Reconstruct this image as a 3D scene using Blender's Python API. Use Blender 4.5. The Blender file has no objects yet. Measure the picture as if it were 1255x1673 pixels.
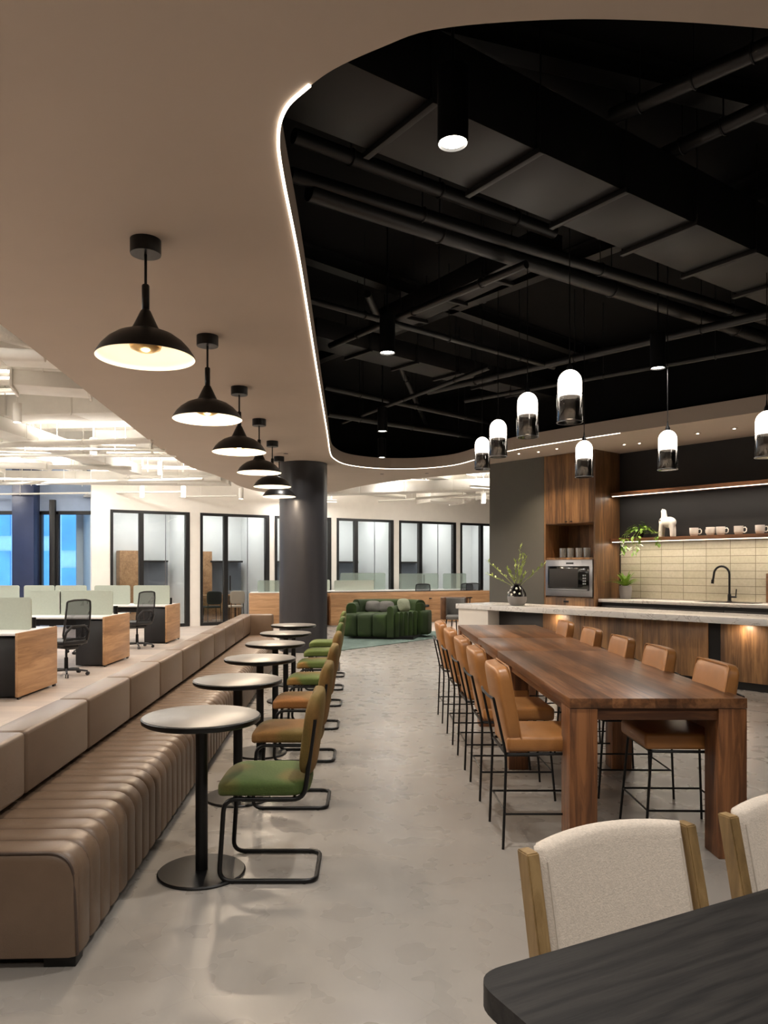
import bpy, bmesh, math, random
from mathutils import Vector, Matrix
from mathutils.geometry import tessellate_polygon
random.seed(7)
PI = math.pi
sc = bpy.context.scene
C = sc.collection

# ------------------------------------------------------------------ camera
FPX, VX, HY, CH = 1220.0, 600.0, 928.0, 1.5       # focal in px of a 1255 wide frame, axis, horizon, eye height
cam = bpy.data.cameras.new('camera'); co = bpy.data.objects.new('camera', cam); C.objects.link(co)
co.location = (0, 0, CH); co.rotation_euler = (PI/2, 0, 0)
cam.sensor_fit = 'HORIZONTAL'; cam.sensor_width = 36; cam.lens = 36*FPX/1255
cam.shift_x = (627.5-VX)/1255; cam.shift_y = (HY-836.5)/1255
cam.clip_start = 0.05; cam.clip_end = 200
sc.camera = co

# ------------------------------------------------------------------ light levels
E_DOWN, E_DOME, E_PEND, E_OFFICE, E_ROOM, E_LED = 17.5, 13.0, 8.0, 120.0, 24.0, 12.0
WARM = (1.0, .80, .60); NEUT = (1.0, .94, .87); COOL = (.93, .97, 1.0)
vs = sc.view_settings
vs.view_transform = 'Standard'; vs.look = 'None'; vs.gamma = 1; vs.use_curve_mapping = False; vs.exposure = 0.0
w = bpy.data.worlds.new('world'); sc.world = w; w.use_nodes = True
bg = w.node_tree.nodes['Background']; bg.inputs[0].default_value = (.30, .56, .90, 1); bg.inputs[1].default_value = 3.2

def px(x, y, Z):
    "world point at height Z seen at that spot of the photograph"
    Y = (Z-CH)*FPX/(HY-y); return Vector(((x-VX)*Y/FPX, Y, Z))

# ------------------------------------------------------------------ materials
def lin(c):
    return tuple(((v/255)/12.92 if v/255 <= .04045 else (((v/255)+.055)/1.055)**2.4) for v in c) + (1,)
MATS = {}
def _new(name):
    m = bpy.data.materials.new(name); m.use_nodes = True
    return m, m.node_tree, m.node_tree.nodes['Principled BSDF']
def _coords(nt, rnd=True, scale=(1,1,1)):
    tc = nt.nodes.new('ShaderNodeTexCoord'); mp = nt.nodes.new('ShaderNodeMapping')
    mp.inputs['Scale'].default_value = scale
    nt.links.new(tc.outputs['Object'], mp.inputs['Vector'])
    if rnd:
        oi = nt.nodes.new('ShaderNodeObjectInfo'); mu = nt.nodes.new('ShaderNodeMath'); mu.operation = 'MULTIPLY'; mu.inputs[1].default_value = 37
        nt.links.new(oi.outputs['Random'], mu.inputs[0]); nt.links.new(mu.outputs[0], mp.inputs['Location'])
    return mp.outputs['Vector']
def _noise(nt, vec, s, d=4, r=.55, dist=0):
    n = nt.nodes.new('ShaderNodeTexNoise'); n.inputs['Scale'].default_value = s; n.inputs['Detail'].default_value = d
    n.inputs['Roughness'].default_value = r; n.inputs['Distortion'].default_value = dist
    nt.links.new(vec, n.inputs['Vector']); return n.outputs['Fac']
def _ramp(nt, fac, stops):
    r = nt.nodes.new('ShaderNodeValToRGB'); el = r.color_ramp.elements
    el[0].position, el[0].color = stops[0][0], stops[0][1]; el[1].position, el[1].color = stops[-1][0], stops[-1][1]
    for p, c in stops[1:-1]:
        e = el.new(p); e.color = c
    nt.links.new(fac, r.inputs[0]); return r.outputs[0]
def _bump(nt, b, fac, st, dist=.01):
    n = nt.nodes.new('ShaderNodeBump'); n.inputs['Strength'].default_value = st; n.inputs['Distance'].default_value = dist
    nt.links.new(fac, n.inputs['Height']); nt.links.new(n.outputs[0], b.inputs['Normal'])
def paint(name, c, rough=.5, metal=0, var=.06, s=6, bump=0, bs=60, spec=.5, coat=0):
    m, nt, b = _new(name); vec = _coords(nt)
    c0 = lin(c); f = _noise(nt, vec, s)
    a = tuple(v*(1-var) for v in c0[:3])+(1,); d = tuple(min(1, v*(1+var)) for v in c0[:3])+(1,)
    nt.links.new(_ramp(nt, f, [(.3, a), (.7, d)]), b.inputs['Base Color'])
    b.inputs['Roughness'].default_value = rough; b.inputs['Metallic'].default_value = metal
    b.inputs['Specular IOR Level'].default_value = spec; b.inputs['Coat Weight'].default_value = coat
    if bump: _bump(nt, b, _noise(nt, vec, bs, 3), bump)
    MATS[name] = m; return m
def wood(name, dark, light, axis='X', fine=26, rough=.42, stave=0, bump=.08, mid=None, ratio=.07, sp=.16):
    spread = sp
    m, nt, b = _new(name)
    sc_ = {'X': (ratio, 1, 1), 'Y': (1, ratio, 1), 'Z': (1, 1, ratio)}[axis]
    vec = _coords(nt, True, sc_)
    f1 = _noise(nt, vec, fine, 8, .65, 1.2); f2 = _noise(nt, vec, fine*.16, 3, .5, 1.5)
    mix = nt.nodes.new('ShaderNodeMath'); mix.operation = 'ADD'
    h1 = nt.nodes.new('ShaderNodeMath'); h1.operation = 'MULTIPLY'; h1.inputs[1].default_value = .55; nt.links.new(f1, h1.inputs[0])
    h2 = nt.nodes.new('ShaderNodeMath'); h2.operation = 'MULTIPLY'; h2.inputs[1].default_value = .45; nt.links.new(f2, h2.inputs[0])
    nt.links.new(h1.outputs[0], mix.inputs[0]); nt.links.new(h2.outputs[0], mix.inputs[1]); fac = mix.outputs[0]
    if stave:
        tc = nt.nodes.new('ShaderNodeTexCoord'); sp = nt.nodes.new('ShaderNodeSeparateXYZ'); nt.links.new(tc.outputs['Object'], sp.inputs[0])
        fl = nt.nodes.new('ShaderNodeMath'); fl.operation = 'DIVIDE'; fl.inputs[1].default_value = stave
        nt.links.new(sp.outputs['X' if axis != 'X' else 'Y'], fl.inputs[0])
        fo = nt.nodes.new('ShaderNodeMath'); fo.operation = 'FLOOR'; nt.links.new(fl.outputs[0], fo.inputs[0])
        wn = nt.nodes.new('ShaderNodeTexWhiteNoise'); wn.noise_dimensions = '1D'; nt.links.new(fo.outputs[0], wn.inputs['W'])
        m1 = nt.nodes.new('ShaderNodeMath'); m1.operation = 'MULTIPLY_ADD'; m1.inputs[1].default_value = .16; m1.inputs[2].default_value = -.08
        nt.links.new(wn.outputs['Value'], m1.inputs[0])
        ad = nt.nodes.new('ShaderNodeMath'); ad.operation = 'ADD'; nt.links.new(fac, ad.inputs[0]); nt.links.new(m1.outputs[0], ad.inputs[1]); fac = ad.outputs[0]
    D, L = lin(dark), lin(light)
    stops = [(.5-spread, D), (.5+spread, L)] if not mid else [(.5-spread, D), (.5, lin(mid)), (.5+spread, L)]
    nt.links.new(_ramp(nt, fac, stops), b.inputs['Base Color'])
    b.inputs['Roughness'].default_value = rough
    if bump: _bump(nt, b, f1, bump, .004)
    MATS[name] = m; return m
def emit(name, c, s):
    m, nt, b = _new(name); b.inputs['Base Color'].default_value = (0, 0, 0, 1)
    b.inputs['Emission Color'].default_value = tuple(c)+(1,); b.inputs['Emission Strength'].default_value = s
    MATS[name] = m; return m
def pane(name, tint=(1,1,1), gloss=.06, rough=.02, diff=0, dcol=(1,1,1)):
    m = bpy.data.materials.new(name); m.use_nodes = True; nt = m.node_tree
    for n in list(nt.nodes): nt.nodes.remove(n)
    out = nt.nodes.new('ShaderNodeOutputMaterial'); tr = nt.nodes.new('ShaderNodeBsdfTransparent'); tr.inputs[0].default_value = tuple(tint)+(1,)
    gl = nt.nodes.new('ShaderNodeBsdfGlossy'); gl.inputs['Roughness'].default_value = rough
    lw = nt.nodes.new('ShaderNodeLayerWeight'); lw.inputs['Blend'].default_value = .25
    ma = nt.nodes.new('ShaderNodeMath'); ma.operation = 'MULTIPLY_ADD'; ma.inputs[1].default_value = .5; ma.inputs[2].default_value = gloss
    nt.links.new(lw.outputs['Fresnel'], ma.inputs[0])
    mx = nt.nodes.new('ShaderNodeMixShader'); nt.links.new(ma.outputs[0], mx.inputs[0]); nt.links.new(tr.outputs[0], mx.inputs[1]); nt.links.new(gl.outputs[0], mx.inputs[2])
    last = mx.outputs[0]
    if diff:
        df = nt.nodes.new('ShaderNodeBsdfDiffuse'); df.inputs[0].default_value = tuple(dcol)+(1,)
        m2 = nt.nodes.new('ShaderNodeMixShader'); m2.inputs[0].default_value = diff
        nt.links.new(last, m2.inputs[1]); nt.links.new(df.outputs[0], m2.inputs[2]); last = m2.outputs[0]
    nt.links.new(last, out.inputs[0]); MATS[name] = m; return m
def twotone(name, c1, c2, s=2.2, bias=.5, rough=.85, off=0):
    m, nt, b = _new(name); tc = nt.nodes.new('ShaderNodeTexCoord'); mp = nt.nodes.new('ShaderNodeMapping'); mp.inputs['Location'].default_value = (off, off*.7, off*.3)
    nt.links.new(tc.outputs['Object'], mp.inputs['Vector']); vec = mp.outputs['Vector']
    f = _noise(nt, vec, s, 1, .4); col = _ramp(nt, f, [(bias-.05, lin(c1)), (bias+.05, lin(c2))])
    f2 = _noise(nt, vec, 90, 2)
    mx = nt.nodes.new('ShaderNodeMix'); mx.data_type = 'RGBA'; mx.blend_type = 'MULTIPLY'; mx.inputs[0].default_value = .35
    nt.links.new(col, mx.inputs[6]); nt.links.new(f2, mx.inputs[7]); nt.links.new(mx.outputs[2], b.inputs['Base Color'])
    b.inputs['Roughness'].default_value = rough; b.inputs['Sheen Weight'].default_value = .15; b.inputs['Sheen Roughness'].default_value = .4
    b.inputs['Sheen Tint'].default_value = lin(c2)
    _bump(nt, b, f2, .15); MATS[name] = m; return m

# floors
def floor_mat():
    m, nt, b = _new('stone_floor'); vec = _coords(nt, False)
    f = _noise(nt, vec, 1.1, 3, .5, .3); f2 = _noise(nt, vec, 6, 2, .5, .3)
    ad = nt.nodes.new('ShaderNodeMath'); ad.operation = 'MULTIPLY_ADD'; ad.inputs[1].default_value = .32; nt.links.new(f2, ad.inputs[0]); nt.links.new(f, ad.inputs[2])
    col = _ramp(nt, ad.outputs[0], [(.42, lin((135, 130, 124))), (.66, lin((141, 136, 130))), (.95, lin((148, 143, 137)))])
    br = nt.nodes.new('ShaderNodeTexBrick'); br.offset = .5; br.inputs['Scale'].default_value = 1; br.inputs['Brick Width'].default_value = 1.2; br.inputs['Row Height'].default_value = .6
    br.inputs['Mortar Size'].default_value = .002; br.inputs['Color1'].default_value = br.inputs['Color2'].default_value = (1,1,1,1); br.inputs['Mortar'].default_value = (.90,.90,.90,1)
    tc = nt.nodes.new('ShaderNodeTexCoord'); mp = nt.nodes.new('ShaderNodeMapping'); mp.inputs['Rotation'].default_value = (0,0,.88); nt.links.new(tc.outputs['Object'], mp.inputs['Vector']); nt.links.new(mp.outputs[0], br.inputs['Vector'])
    mx = nt.nodes.new('ShaderNodeMix'); mx.data_type = 'RGBA'; mx.blend_type = 'MULTIPLY'; mx.inputs[0].default_value = 1
    nt.links.new(col, mx.inputs[6]); nt.links.new(br.outputs['Color'], mx.inputs[7]); nt.links.new(mx.outputs[2], b.inputs['Base Color'])
    rr = _ramp(nt, f2, [(.3, (.25,)*3+(1,)), (.7, (.33,)*3+(1,))]); nt.links.new(rr, b.inputs['Roughness'])
    _bump(nt, b, f2, .03, .004); MATS['stone_floor'] = m
floor_mat()
def plank_mat():
    m, nt, b = _new('plank_floor'); tc = nt.nodes.new('ShaderNodeTexCoord')
    br = nt.nodes.new('ShaderNodeTexBrick'); br.offset = .37; br.inputs['Scale'].default_value = 1; br.inputs['Brick Width'].default_value = 1.5; br.inputs['Row Height'].default_value = .3
    br.inputs['Mortar Size'].default_value = .002; br.inputs['Color1'].default_value = lin((196,182,170)); br.inputs['Color2'].default_value = lin((178,166,158)); br.inputs['Mortar'].default_value = lin((150,140,130))
    nt.links.new(tc.outputs['Object'], br.inputs['Vector']); mp = nt.nodes.new('ShaderNodeMapping'); mp.inputs['Scale'].default_value = (.1,1,1); nt.links.new(tc.outputs['Object'], mp.inputs['Vector'])
    f = _noise(nt, mp.outputs[0], 14, 6, .6, 1); mx = nt.nodes.new('ShaderNodeMix'); mx.data_type = 'RGBA'; mx.blend_type = 'MULTIPLY'; mx.inputs[0].default_value = .5
    g = _ramp(nt, f, [(.3, (.75,.75,.75,1)), (.7, (1,1,1,1))]); nt.links.new(br.outputs['Color'], mx.inputs[6]); nt.links.new(g, mx.inputs[7]); nt.links.new(mx.outputs[2], b.inputs['Base Color'])
    b.inputs['Roughness'].default_value = .45; MATS['plank_floor'] = m
plank_mat()
def tile_mat():
    m, nt, b = _new('tile'); tc = nt.nodes.new('ShaderNodeTexCoord'); sp = nt.nodes.new('ShaderNodeSeparateXYZ'); cb = nt.nodes.new('ShaderNodeCombineXYZ')
    nt.links.new(tc.outputs['Object'], sp.inputs[0]); nt.links.new(sp.outputs['X'], cb.inputs['X']); nt.links.new(sp.outputs['Z'], cb.inputs['Y'])
    br = nt.nodes.new('ShaderNodeTexBrick'); br.offset = 0; br.squash = 1; br.inputs['Scale'].default_value = 1; br.inputs['Brick Width'].default_value = .36; br.inputs['Row Height'].default_value = .112
    br.inputs['Mortar Size'].default_value = .004; br.inputs['Color1'].default_value = lin((196,188,168)); br.inputs['Color2'].default_value = lin((186,178,156)); br.inputs['Mortar'].default_value = lin((120,112,96))
    nt.links.new(cb.outputs[0], br.inputs['Vector']); vec = _coords(nt, False); f = _noise(nt, vec, 30, 4)
    g = _ramp(nt, f, [(.3, (.88,.88,.86,1)), (.7, (1,1,1,1))]); mx = nt.nodes.new('ShaderNodeMix'); mx.data_type = 'RGBA'; mx.blend_type = 'MULTIPLY'; mx.inputs[0].default_value = 1
    nt.links.new(br.outputs['Color'], mx.inputs[6]); nt.links.new(g, mx.inputs[7]); nt.links.new(mx.outputs[2], b.inputs['Base Color'])
    b.inputs['Roughness'].default_value = .25
    iv = nt.nodes.new('ShaderNodeMath'); iv.operation = 'SUBTRACT'; iv.inputs[0].default_value = 1; nt.links.new(br.outputs['Fac'], iv.inputs[1]); _bump(nt, b, iv.outputs[0], .4, .004)
    MATS['tile'] = m
tile_mat()
def marble_mat():
    m, nt, b = _new('marble'); vec = _coords(nt, False, (1, 2.2, 1))
    f = _noise(nt, vec, 1.6, 8, .62, 1.6); f2 = _noise(nt, vec, 3.2, 6, .6, 2.5)
    a = _ramp(nt, f, [(.30, lin((205,203,203))), (.488, lin((222,219,215))), (.5, lin((168,163,160))), (.512, lin((224,221,217))), (.8, lin((214,211,208)))])
    v = _ramp(nt, f2, [(.0, (1,1,1,1)), (.70, (1,1,1,1)), (.712, (.12,.12,.13,1)), (.74, (.3,.29,.29,1))])
    mx = nt.nodes.new('ShaderNodeMix'); mx.data_type = 'RGBA'; mx.blend_type = 'MULTIPLY'; mx.inputs[0].default_value = 1
    nt.links.new(a, mx.inputs[6]); nt.links.new(v, mx.inputs[7]); nt.links.new(mx.outputs[2], b.inputs['Base Color'])
    b.inputs['Roughness'].default_value = .14; MATS['marble'] = m
marble_mat()
def rug_mat():
    m, nt, b = _new('rug'); vec = _coords(nt, False); f = _noise(nt, vec, 3, 6, .7, 1); f2 = _noise(nt, vec, 160, 2)
    nt.links.new(_ramp(nt, f, [(.35, lin((72,90,84))), (.6, lin((104,122,114))), (.75, lin((130,144,136)))]), b.inputs['Base Color'])
    b.inputs['Roughness'].default_value = .95; _bump(nt, b, f2, .4); MATS['rug'] = m
rug_mat()

paint('soffit', (188, 173, 158), .75, var=.02, s=2)
paint('black_ceiling', (10, 10, 10), .8, var=.2, s=4, spec=.15)
paint('black_duct', (27, 26, 26), .5, var=.12, s=3, spec=.4)
paint('black_pipe', (19, 19, 19), .45, var=.15)
paint('white_service', (240, 237, 230), .7, var=.04, s=5, bump=.15, bs=25)
paint('white_rough', (232, 228, 220), .9, var=.10, s=14, bump=.6, bs=40)
paint('white_wall', (240, 234, 226), .7, var=.02)
paint('room_wall', (228, 230, 230), .6, var=.02)
paint('blue_wall', (150, 168, 196), .6, var=.04)
paint('navy', (40, 52, 84), .35, var=.08)
paint('black_metal', (11, 11, 12), .36, var=.15, spec=.35)
paint('black_frame', (14, 14, 16), .45, var=.1)
paint('black_plastic', (24, 24, 27), .45, var=.1)
paint('chair_mesh', (58, 58, 62), .8, var=.2, s=150)
paint('column_paint', (46, 46, 50), .38, var=.05)
paint('bench_leather', (106, 87, 71), .36, var=.06, s=8, bump=.12, bs=220)
paint('bench_leather_side', (70, 56, 48), .48, var=.05, s=8, bump=.12, bs=220)
paint('tan_leather', (160, 109, 60), .36, var=.10, s=7, bump=.10, bs=160)
paint('tabletop_grey', (108, 105, 102), .36, var=.03)
paint('screen_felt', (176, 184, 172), .8, var=.03, s=40)
paint('desk_white', (232, 232, 230), .35, var=.01)
paint('grey_wall', (88, 86, 80), .7, var=.03)
paint('charcoal_wall', (34, 33, 34), .75, var=.05)
paint('niche_grey', (126, 132, 144), .8, var=.03)
paint('steel', (150, 152, 158), .32, 1, var=.05)
paint('white_ceramic', (238, 236, 232), .25, var=.01)
paint('pot_grey', (132, 128, 126), .6, var=.05)
paint('vase_black', (14, 13, 13), .1, var=.1, coat=.5)
paint('vase_spot', (225, 222, 215), .2)
paint('leaf', (104, 138, 40), .5, var=.3, s=12)
paint('leaf_dark', (62, 100, 28), .5, var=.3, s=12)
paint('leaf_pale', (150, 168, 84), .5, var=.25, s=12)
paint('soil', (50, 38, 30), .9, var=.3, s=40)
paint('cream_fabric', (198, 187, 174), .95, var=.10, s=150, bump=.22, bs=260)
paint('fabric_piping', (186, 176, 164), .9, var=.04)
paint('pillow_grey', (116, 114, 110), .9, var=.15, s=60, bump=.3, bs=120)
paint('pillow_light', (150, 156, 132), .9, var=.15, s=60, bump=.3, bs=120)
paint('white_panel', (214, 208, 200), .4, var=.02)
paint('dark_panel', (34, 31, 30), .4, var=.08)
paint('lamp_inner', (250, 240, 222), .6, var=.01)
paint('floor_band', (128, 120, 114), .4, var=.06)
paint('tower_wall', (205, 220, 232), .6, var=.06)
paint('tower_glass', (120, 175, 215), .2, var=.2, s=.6)
paint('black_glass', (8, 9, 11), .08, var=.1)
wood('walnut', (72, 45, 27), (142, 98, 64), 'Y', 24, .34, .11, mid=(106, 70, 44), sp=.13)
wood('walnut_leg', (74, 44, 26), (146, 96, 58), 'Z', 26, .42, 0, mid=(110, 70, 41), sp=.11)
wood('walnut_rail', (74, 44, 26), (140, 90, 56), 'X', 26, .42, 0, mid=(106, 68, 41), sp=.11)
wood('kitchen_wood', (82, 57, 36), (154, 114, 74), 'Z', 22, .42, .22, mid=(118, 85, 54), sp=.12)
wood('shelf_wood', (78, 50, 32), (128, 88, 58), 'X', 24, .45, 0)
wood('oak', (140, 104, 72), (192, 152, 112), 'X', 20, .5, 0, mid=(168, 128, 90), sp=.12)
wood('oak_y', (142, 106, 74), (192, 152, 112), 'Y', 16, .5, 0, mid=(170, 130, 92), sp=.12)
wood('chair_oak', (100, 80, 50), (152, 126, 86), 'Z', 24, .45, 0, mid=(130, 105, 68), sp=.12)
def ebony_mat():
    m, nt, b = _new('ebony'); vec = _coords(nt, False, (.16, 1, 1))
    wv = nt.nodes.new('ShaderNodeTexWave'); wv.wave_type = 'BANDS'; wv.bands_direction = 'Y'; wv.inputs['Scale'].default_value = 7; wv.inputs['Distortion'].default_value = 22
    wv.inputs['Detail'].default_value = 4; wv.inputs['Detail Scale'].default_value = .7; wv.inputs['Detail Roughness'].default_value = .55; nt.links.new(vec, wv.inputs['Vector'])
    v2 = _coords(nt, False, (.04, 1, 1)); f = _noise(nt, v2, 170, 4, .7)
    ad = nt.nodes.new('ShaderNodeMath'); ad.operation = 'MULTIPLY_ADD'; ad.inputs[1].default_value = 1.1; nt.links.new(f, ad.inputs[0]); wm_ = nt.nodes.new('ShaderNodeMath'); wm_.operation = 'MULTIPLY'; wm_.inputs[1].default_value = .4; nt.links.new(wv.outputs['Fac'], wm_.inputs[0]); nt.links.new(wm_.outputs[0], ad.inputs[2])
    nt.links.new(_ramp(nt, ad.outputs[0], [(.45, lin((10, 9, 9))), (.75, lin((26, 24, 23))), (1.0, lin((34, 32, 30)))]), b.inputs['Base Color'])
    b.inputs['Roughness'].default_value = .55; b.inputs['Specular IOR Level'].default_value = .3; _bump(nt, b, ad.outputs[0], .25, .001); MATS['ebony'] = m
ebony_mat()
twotone('velvet_green', (70, 96, 30), (92, 118, 44), 2.0, .5)
GR, BR, OL = (76, 96, 42), (138, 96, 40), (116, 104, 44)
twotone('velvet_a', GR, (104, 96, 44), 3.0, .52, off=.5)
twotone('velvet_b', (108, 88, 36), (130, 92, 42), 3.0, .5, off=3)
twotone('velvet_c', (146, 96, 44), (122, 90, 40), 3.0, .5, off=5)
twotone('velvet_d', (82, 98, 40), (134, 100, 44), 3.0, .52, off=9)
twotone('velvet_e', (84, 100, 40), (98, 106, 46), 3.0, .5, off=2)
twotone('sofa_velvet', (36, 54, 17), (52, 74, 26), 1.5, .5)
emit('bulb', (1, .86, .66), 14); emit('opal', (1, .90, .78), 9); emit('downlight_face', (1, .93, .82), 22)
emit('led', (1, .86, .70), 5.0); emit('office_lamp', (1, .95, .88), 5); emit('room_lamp', (1, .985, .96), 14)
emit('spot_dot', (1, .9, .75), 14); emit('shelf_led', (1, .86, .70), 3.2)
pane('clear_glass', (.97, .985, .98), .05)
pane('smoke_glass', (.30, .29, .28), .10)
pane('green_glass', (.82, .88, .84), .06, .1, .25, (.6, .68, .62))
pane('window_glass', (.90, .95, .98), .06)
pane('cup_glass', (.8, .8, .8), .15, .05, .12, (.8, .8, .78))

# ------------------------------------------------------------------ mesh helpers
class MB:
    def __init__(s): s.bm = bmesh.new()
    def _x(s, vs_, M):
        if M is not None: bmesh.ops.transform(s.bm, matrix=M, verts=vs_)
        return s
    def box(s, x0, x1, y0, y1, z0, z1, bev=0, seg=2, M=None, mi=0):
        b = s.bm; old = set(b.verts)
        r = bmesh.ops.create_cube(b, size=1)
        T = Matrix.Translation(((x0+x1)/2, (y0+y1)/2, (z0+z1)/2)) @ Matrix.Diagonal((abs(x1-x0), abs(y1-y0), abs(z1-z0), 1))
        bmesh.ops.transform(b, matrix=T, verts=r['verts']); vv = r['verts']
        if bev > 0:
            ed = list({e for v in vv for e in v.link_edges})
            rr = bmesh.ops.bevel(b, geom=ed, offset=bev, segments=seg, profile=.5, affect='EDGES')
            vv = [v for v in b.verts if v not in old]
        if mi:
            for f in {f for v in vv for f in v.link_faces}: f.material_index = mi
        return s._x(vv, M)
    def ring_loft(s, rings, cap=True, close=False):
        b = s.bm; R = [[b.verts.new(p) for p in r] for r in rings]; n = len(R[0])
        m = len(R)
        for i in range(m if close else m-1):
            A, B = R[i], R[(i+1) % m]
            for j in range(n):
                b.faces.new((A[j], A[(j+1) % n], B[(j+1) % n], B[j]))
        if cap and not close:
            b.faces.new(R[0][::-1]); b.faces.new(R[-1])
        return [v for r in R for v in r]
    def tube(s, pts, r, n=8, close=False, M=None, r2=None):
        pts = [Vector(p) for p in pts]; m = len(pts); rings = []; up = None
        for i in range(m):
            if close: t = (pts[(i+1) % m]-pts[i-1])
            else: t = pts[min(i+1, m-1)]-pts[max(i-1, 0)]
            t.normalize()
            if up is None:
                up = Vector((0, 0, 1)) if abs(t.z) < .9 else Vector((1, 0, 0))
            up = (up - t*up.dot(t)); up.normalize(); sd = t.cross(up)
            rr = r if r2 is None else r+(r2-r)*i/(m-1)
            rings.append([pts[i]+(up*math.cos(2*PI*k/n)+sd*math.sin(2*PI*k/n))*rr for k in range(n)])
        v = s.ring_loft(rings, True, close); return s._x(v, M)
    def lathe(s, prof, n=32, c=(0, 0, 0), M=None, cap=True):
        "profile of (radius, z) from bottom to top"
        b = s.bm; R = []; cx, cy, cz = c; allv = []
        for r, z in prof:
            if r < 1e-5: v = [b.verts.new((cx, cy, cz+z))]
            else: v = [b.verts.new((cx+r*math.cos(2*PI*k/n), cy+r*math.sin(2*PI*k/n), cz+z)) for k in range(n)]
            R.append(v); allv += v
        for A, B in zip(R, R[1:]):
            if len(A) == 1 and len(B) == 1: continue
            for k in range(n):
                k2 = (k+1) % n
                if len(A) == 1: b.faces.new((A[0], B[k2], B[k]))
                elif len(B) == 1: b.faces.new((A[k], A[k2], B[0]))
                else: b.faces.new((A[k], A[k2], B[k2], B[k]))
        if cap:
            if len(R[0]) > 1: b.faces.new(R[0][::-1])
            if len(R[-1]) > 1: b.faces.new(R[-1])
        return s._x(allv, M)
    def cyl(s, c, r, z0, z1, n=24, M=None): return s.lathe([(r, z0), (r, z1)], n, (c[0], c[1], 0), M)
    def sphere(s, c, r, sx=1, sy=1, sz=1, n=16, M=None):
        rr = bmesh.ops.create_uvsphere(s.bm, u_segments=n, v_segments=max(6, n//2), radius=r)
        T = Matrix.Translation(c) @ Matrix.Diagonal((sx, sy, sz, 1)); bmesh.ops.transform(s.bm, matrix=T, verts=rr['verts'])
        return s._x(rr['verts'], M)
    def cushion(s, sx, sy, sz, p=4.0, n=20, M=None):
        "superellipsoid pad centred on the origin"
        old = set(s.bm.verts); rr = bmesh.ops.create_cube(s.bm, size=2)
        vv = rr['verts']; ed = list({e for v in vv for e in v.link_edges})
        q = bmesh.ops.subdivide_edges(s.bm, edges=ed, cuts=n//2, use_grid_fill=True)
        vv = [v for v in s.bm.verts if v not in old]
        for v in vv:
            a = v.co; l = (abs(a.x)**p+abs(a.y)**p+abs(a.z)**p)**(1/p)
            v.co = Vector((a.x/l*sx/2, a.y/l*sy/2, a.z/l*sz/2))
        return s._x(vv, M)
    def prism(s, poly, z0, z1, bev=0, M=None):
        b = s.bm; A = [b.verts.new((x, y, z0)) for x, y in poly]; B = [b.verts.new((x, y, z1)) for x, y in poly]; n = len(poly)
        b.faces.new(A[::-1]); b.faces.new(B)
        for k in range(n): b.faces.new((A[k], A[(k+1) % n], B[(k+1) % n], B[k]))
        return s._x(A+B, M)
    def slab_holes(s, outer, holes, z0, z1):
        "horizontal slab with holes"
        b = s.bm; polys = [outer]+holes; flat = [p for q in polys for p in q]
        tris = tessellate_polygon([[Vector((x, y, 0)) for x, y in q] for q in polys])
        A = [b.verts.new((x, y, z0)) for x, y in flat]; B = [b.verts.new((x, y, z1)) for x, y in flat]
        for t in tris:
            try: b.faces.new([A[i] for i in t]); b.faces.new([B[i] for i in t][::-1])
            except ValueError: pass
        o = 0
        for q in polys:
            n = len(q)
            for k in range(n): b.faces.new((A[o+k], A[o+(k+1) % n], B[o+(k+1) % n], B[o+k]))
            o += n
        return s
    def sweep(s, prof, path, close=False, cap=True):
        "upright sweep: profile (offset sideways, height) along a plan path"
        P = [Vector((p[0], p[1])) for p in path]; m = len(P); rings = []
        for i in range(m):
            if close: t = P[(i+1) % m]-P[i-1]
            else: t = P[min(i+1, m-1)]-P[max(i-1, 0)]
            t.normalize(); nrm = Vector((-t.y, t.x))
            rings.append([Vector((P[i].x+nrm.x*a, P[i].y+nrm.y*a, h)) for a, h in prof])
        s.ring_loft(rings, cap, close); return s
    def leaf(s, base, d, L, wdt, droop=.3, n=5, fold=.15):
        b = s.bm; d = Vector(d).normalized(); sd = d.cross(Vector((0, 0, 1)))
        if sd.length < .01: sd = Vector((1, 0, 0))
        sd.normalize(); p = Vector(base); rows = []
        for i in range(n+1):
            t = i/n; wd = wdt*math.sin(PI*min(1, t*.9+.08))**.8*.5
            q = p+d*L*t+Vector((0, 0, -droop*L*t*t))
            rows.append([b.verts.new(q-sd*wd), b.verts.new(q+Vector((0, 0, -fold*wd))), b.verts.new(q+sd*wd)])
        for A, B in zip(rows, rows[1:]):
            b.faces.new((A[0], A[1], B[1], B[0])); b.faces.new((A[1], A[2], B[2], B[1]))
        return s
    def build(s, name, mat, parent=None, smooth=True, ang=35, loc=None, rot=None):
        bmesh.ops.recalc_face_normals(s.bm, faces=s.bm.faces)
        me = bpy.data.meshes.new(name); s.bm.to_mesh(me); s.bm.free()
        for mm in (mat if isinstance(mat, (list, tuple)) else [mat]): me.materials.append(MATS[mm])
        if smooth:
            me.polygons.foreach_set('use_smooth', [True]*len(me.polygons)); me.set_sharp_from_angle(angle=math.radians(ang))
        o = bpy.data.objects.new(name, me); C.objects.link(o)
        if parent: o.parent = parent
        if loc: o.location = loc
        if rot: o.rotation_euler = rot
        return o

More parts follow.
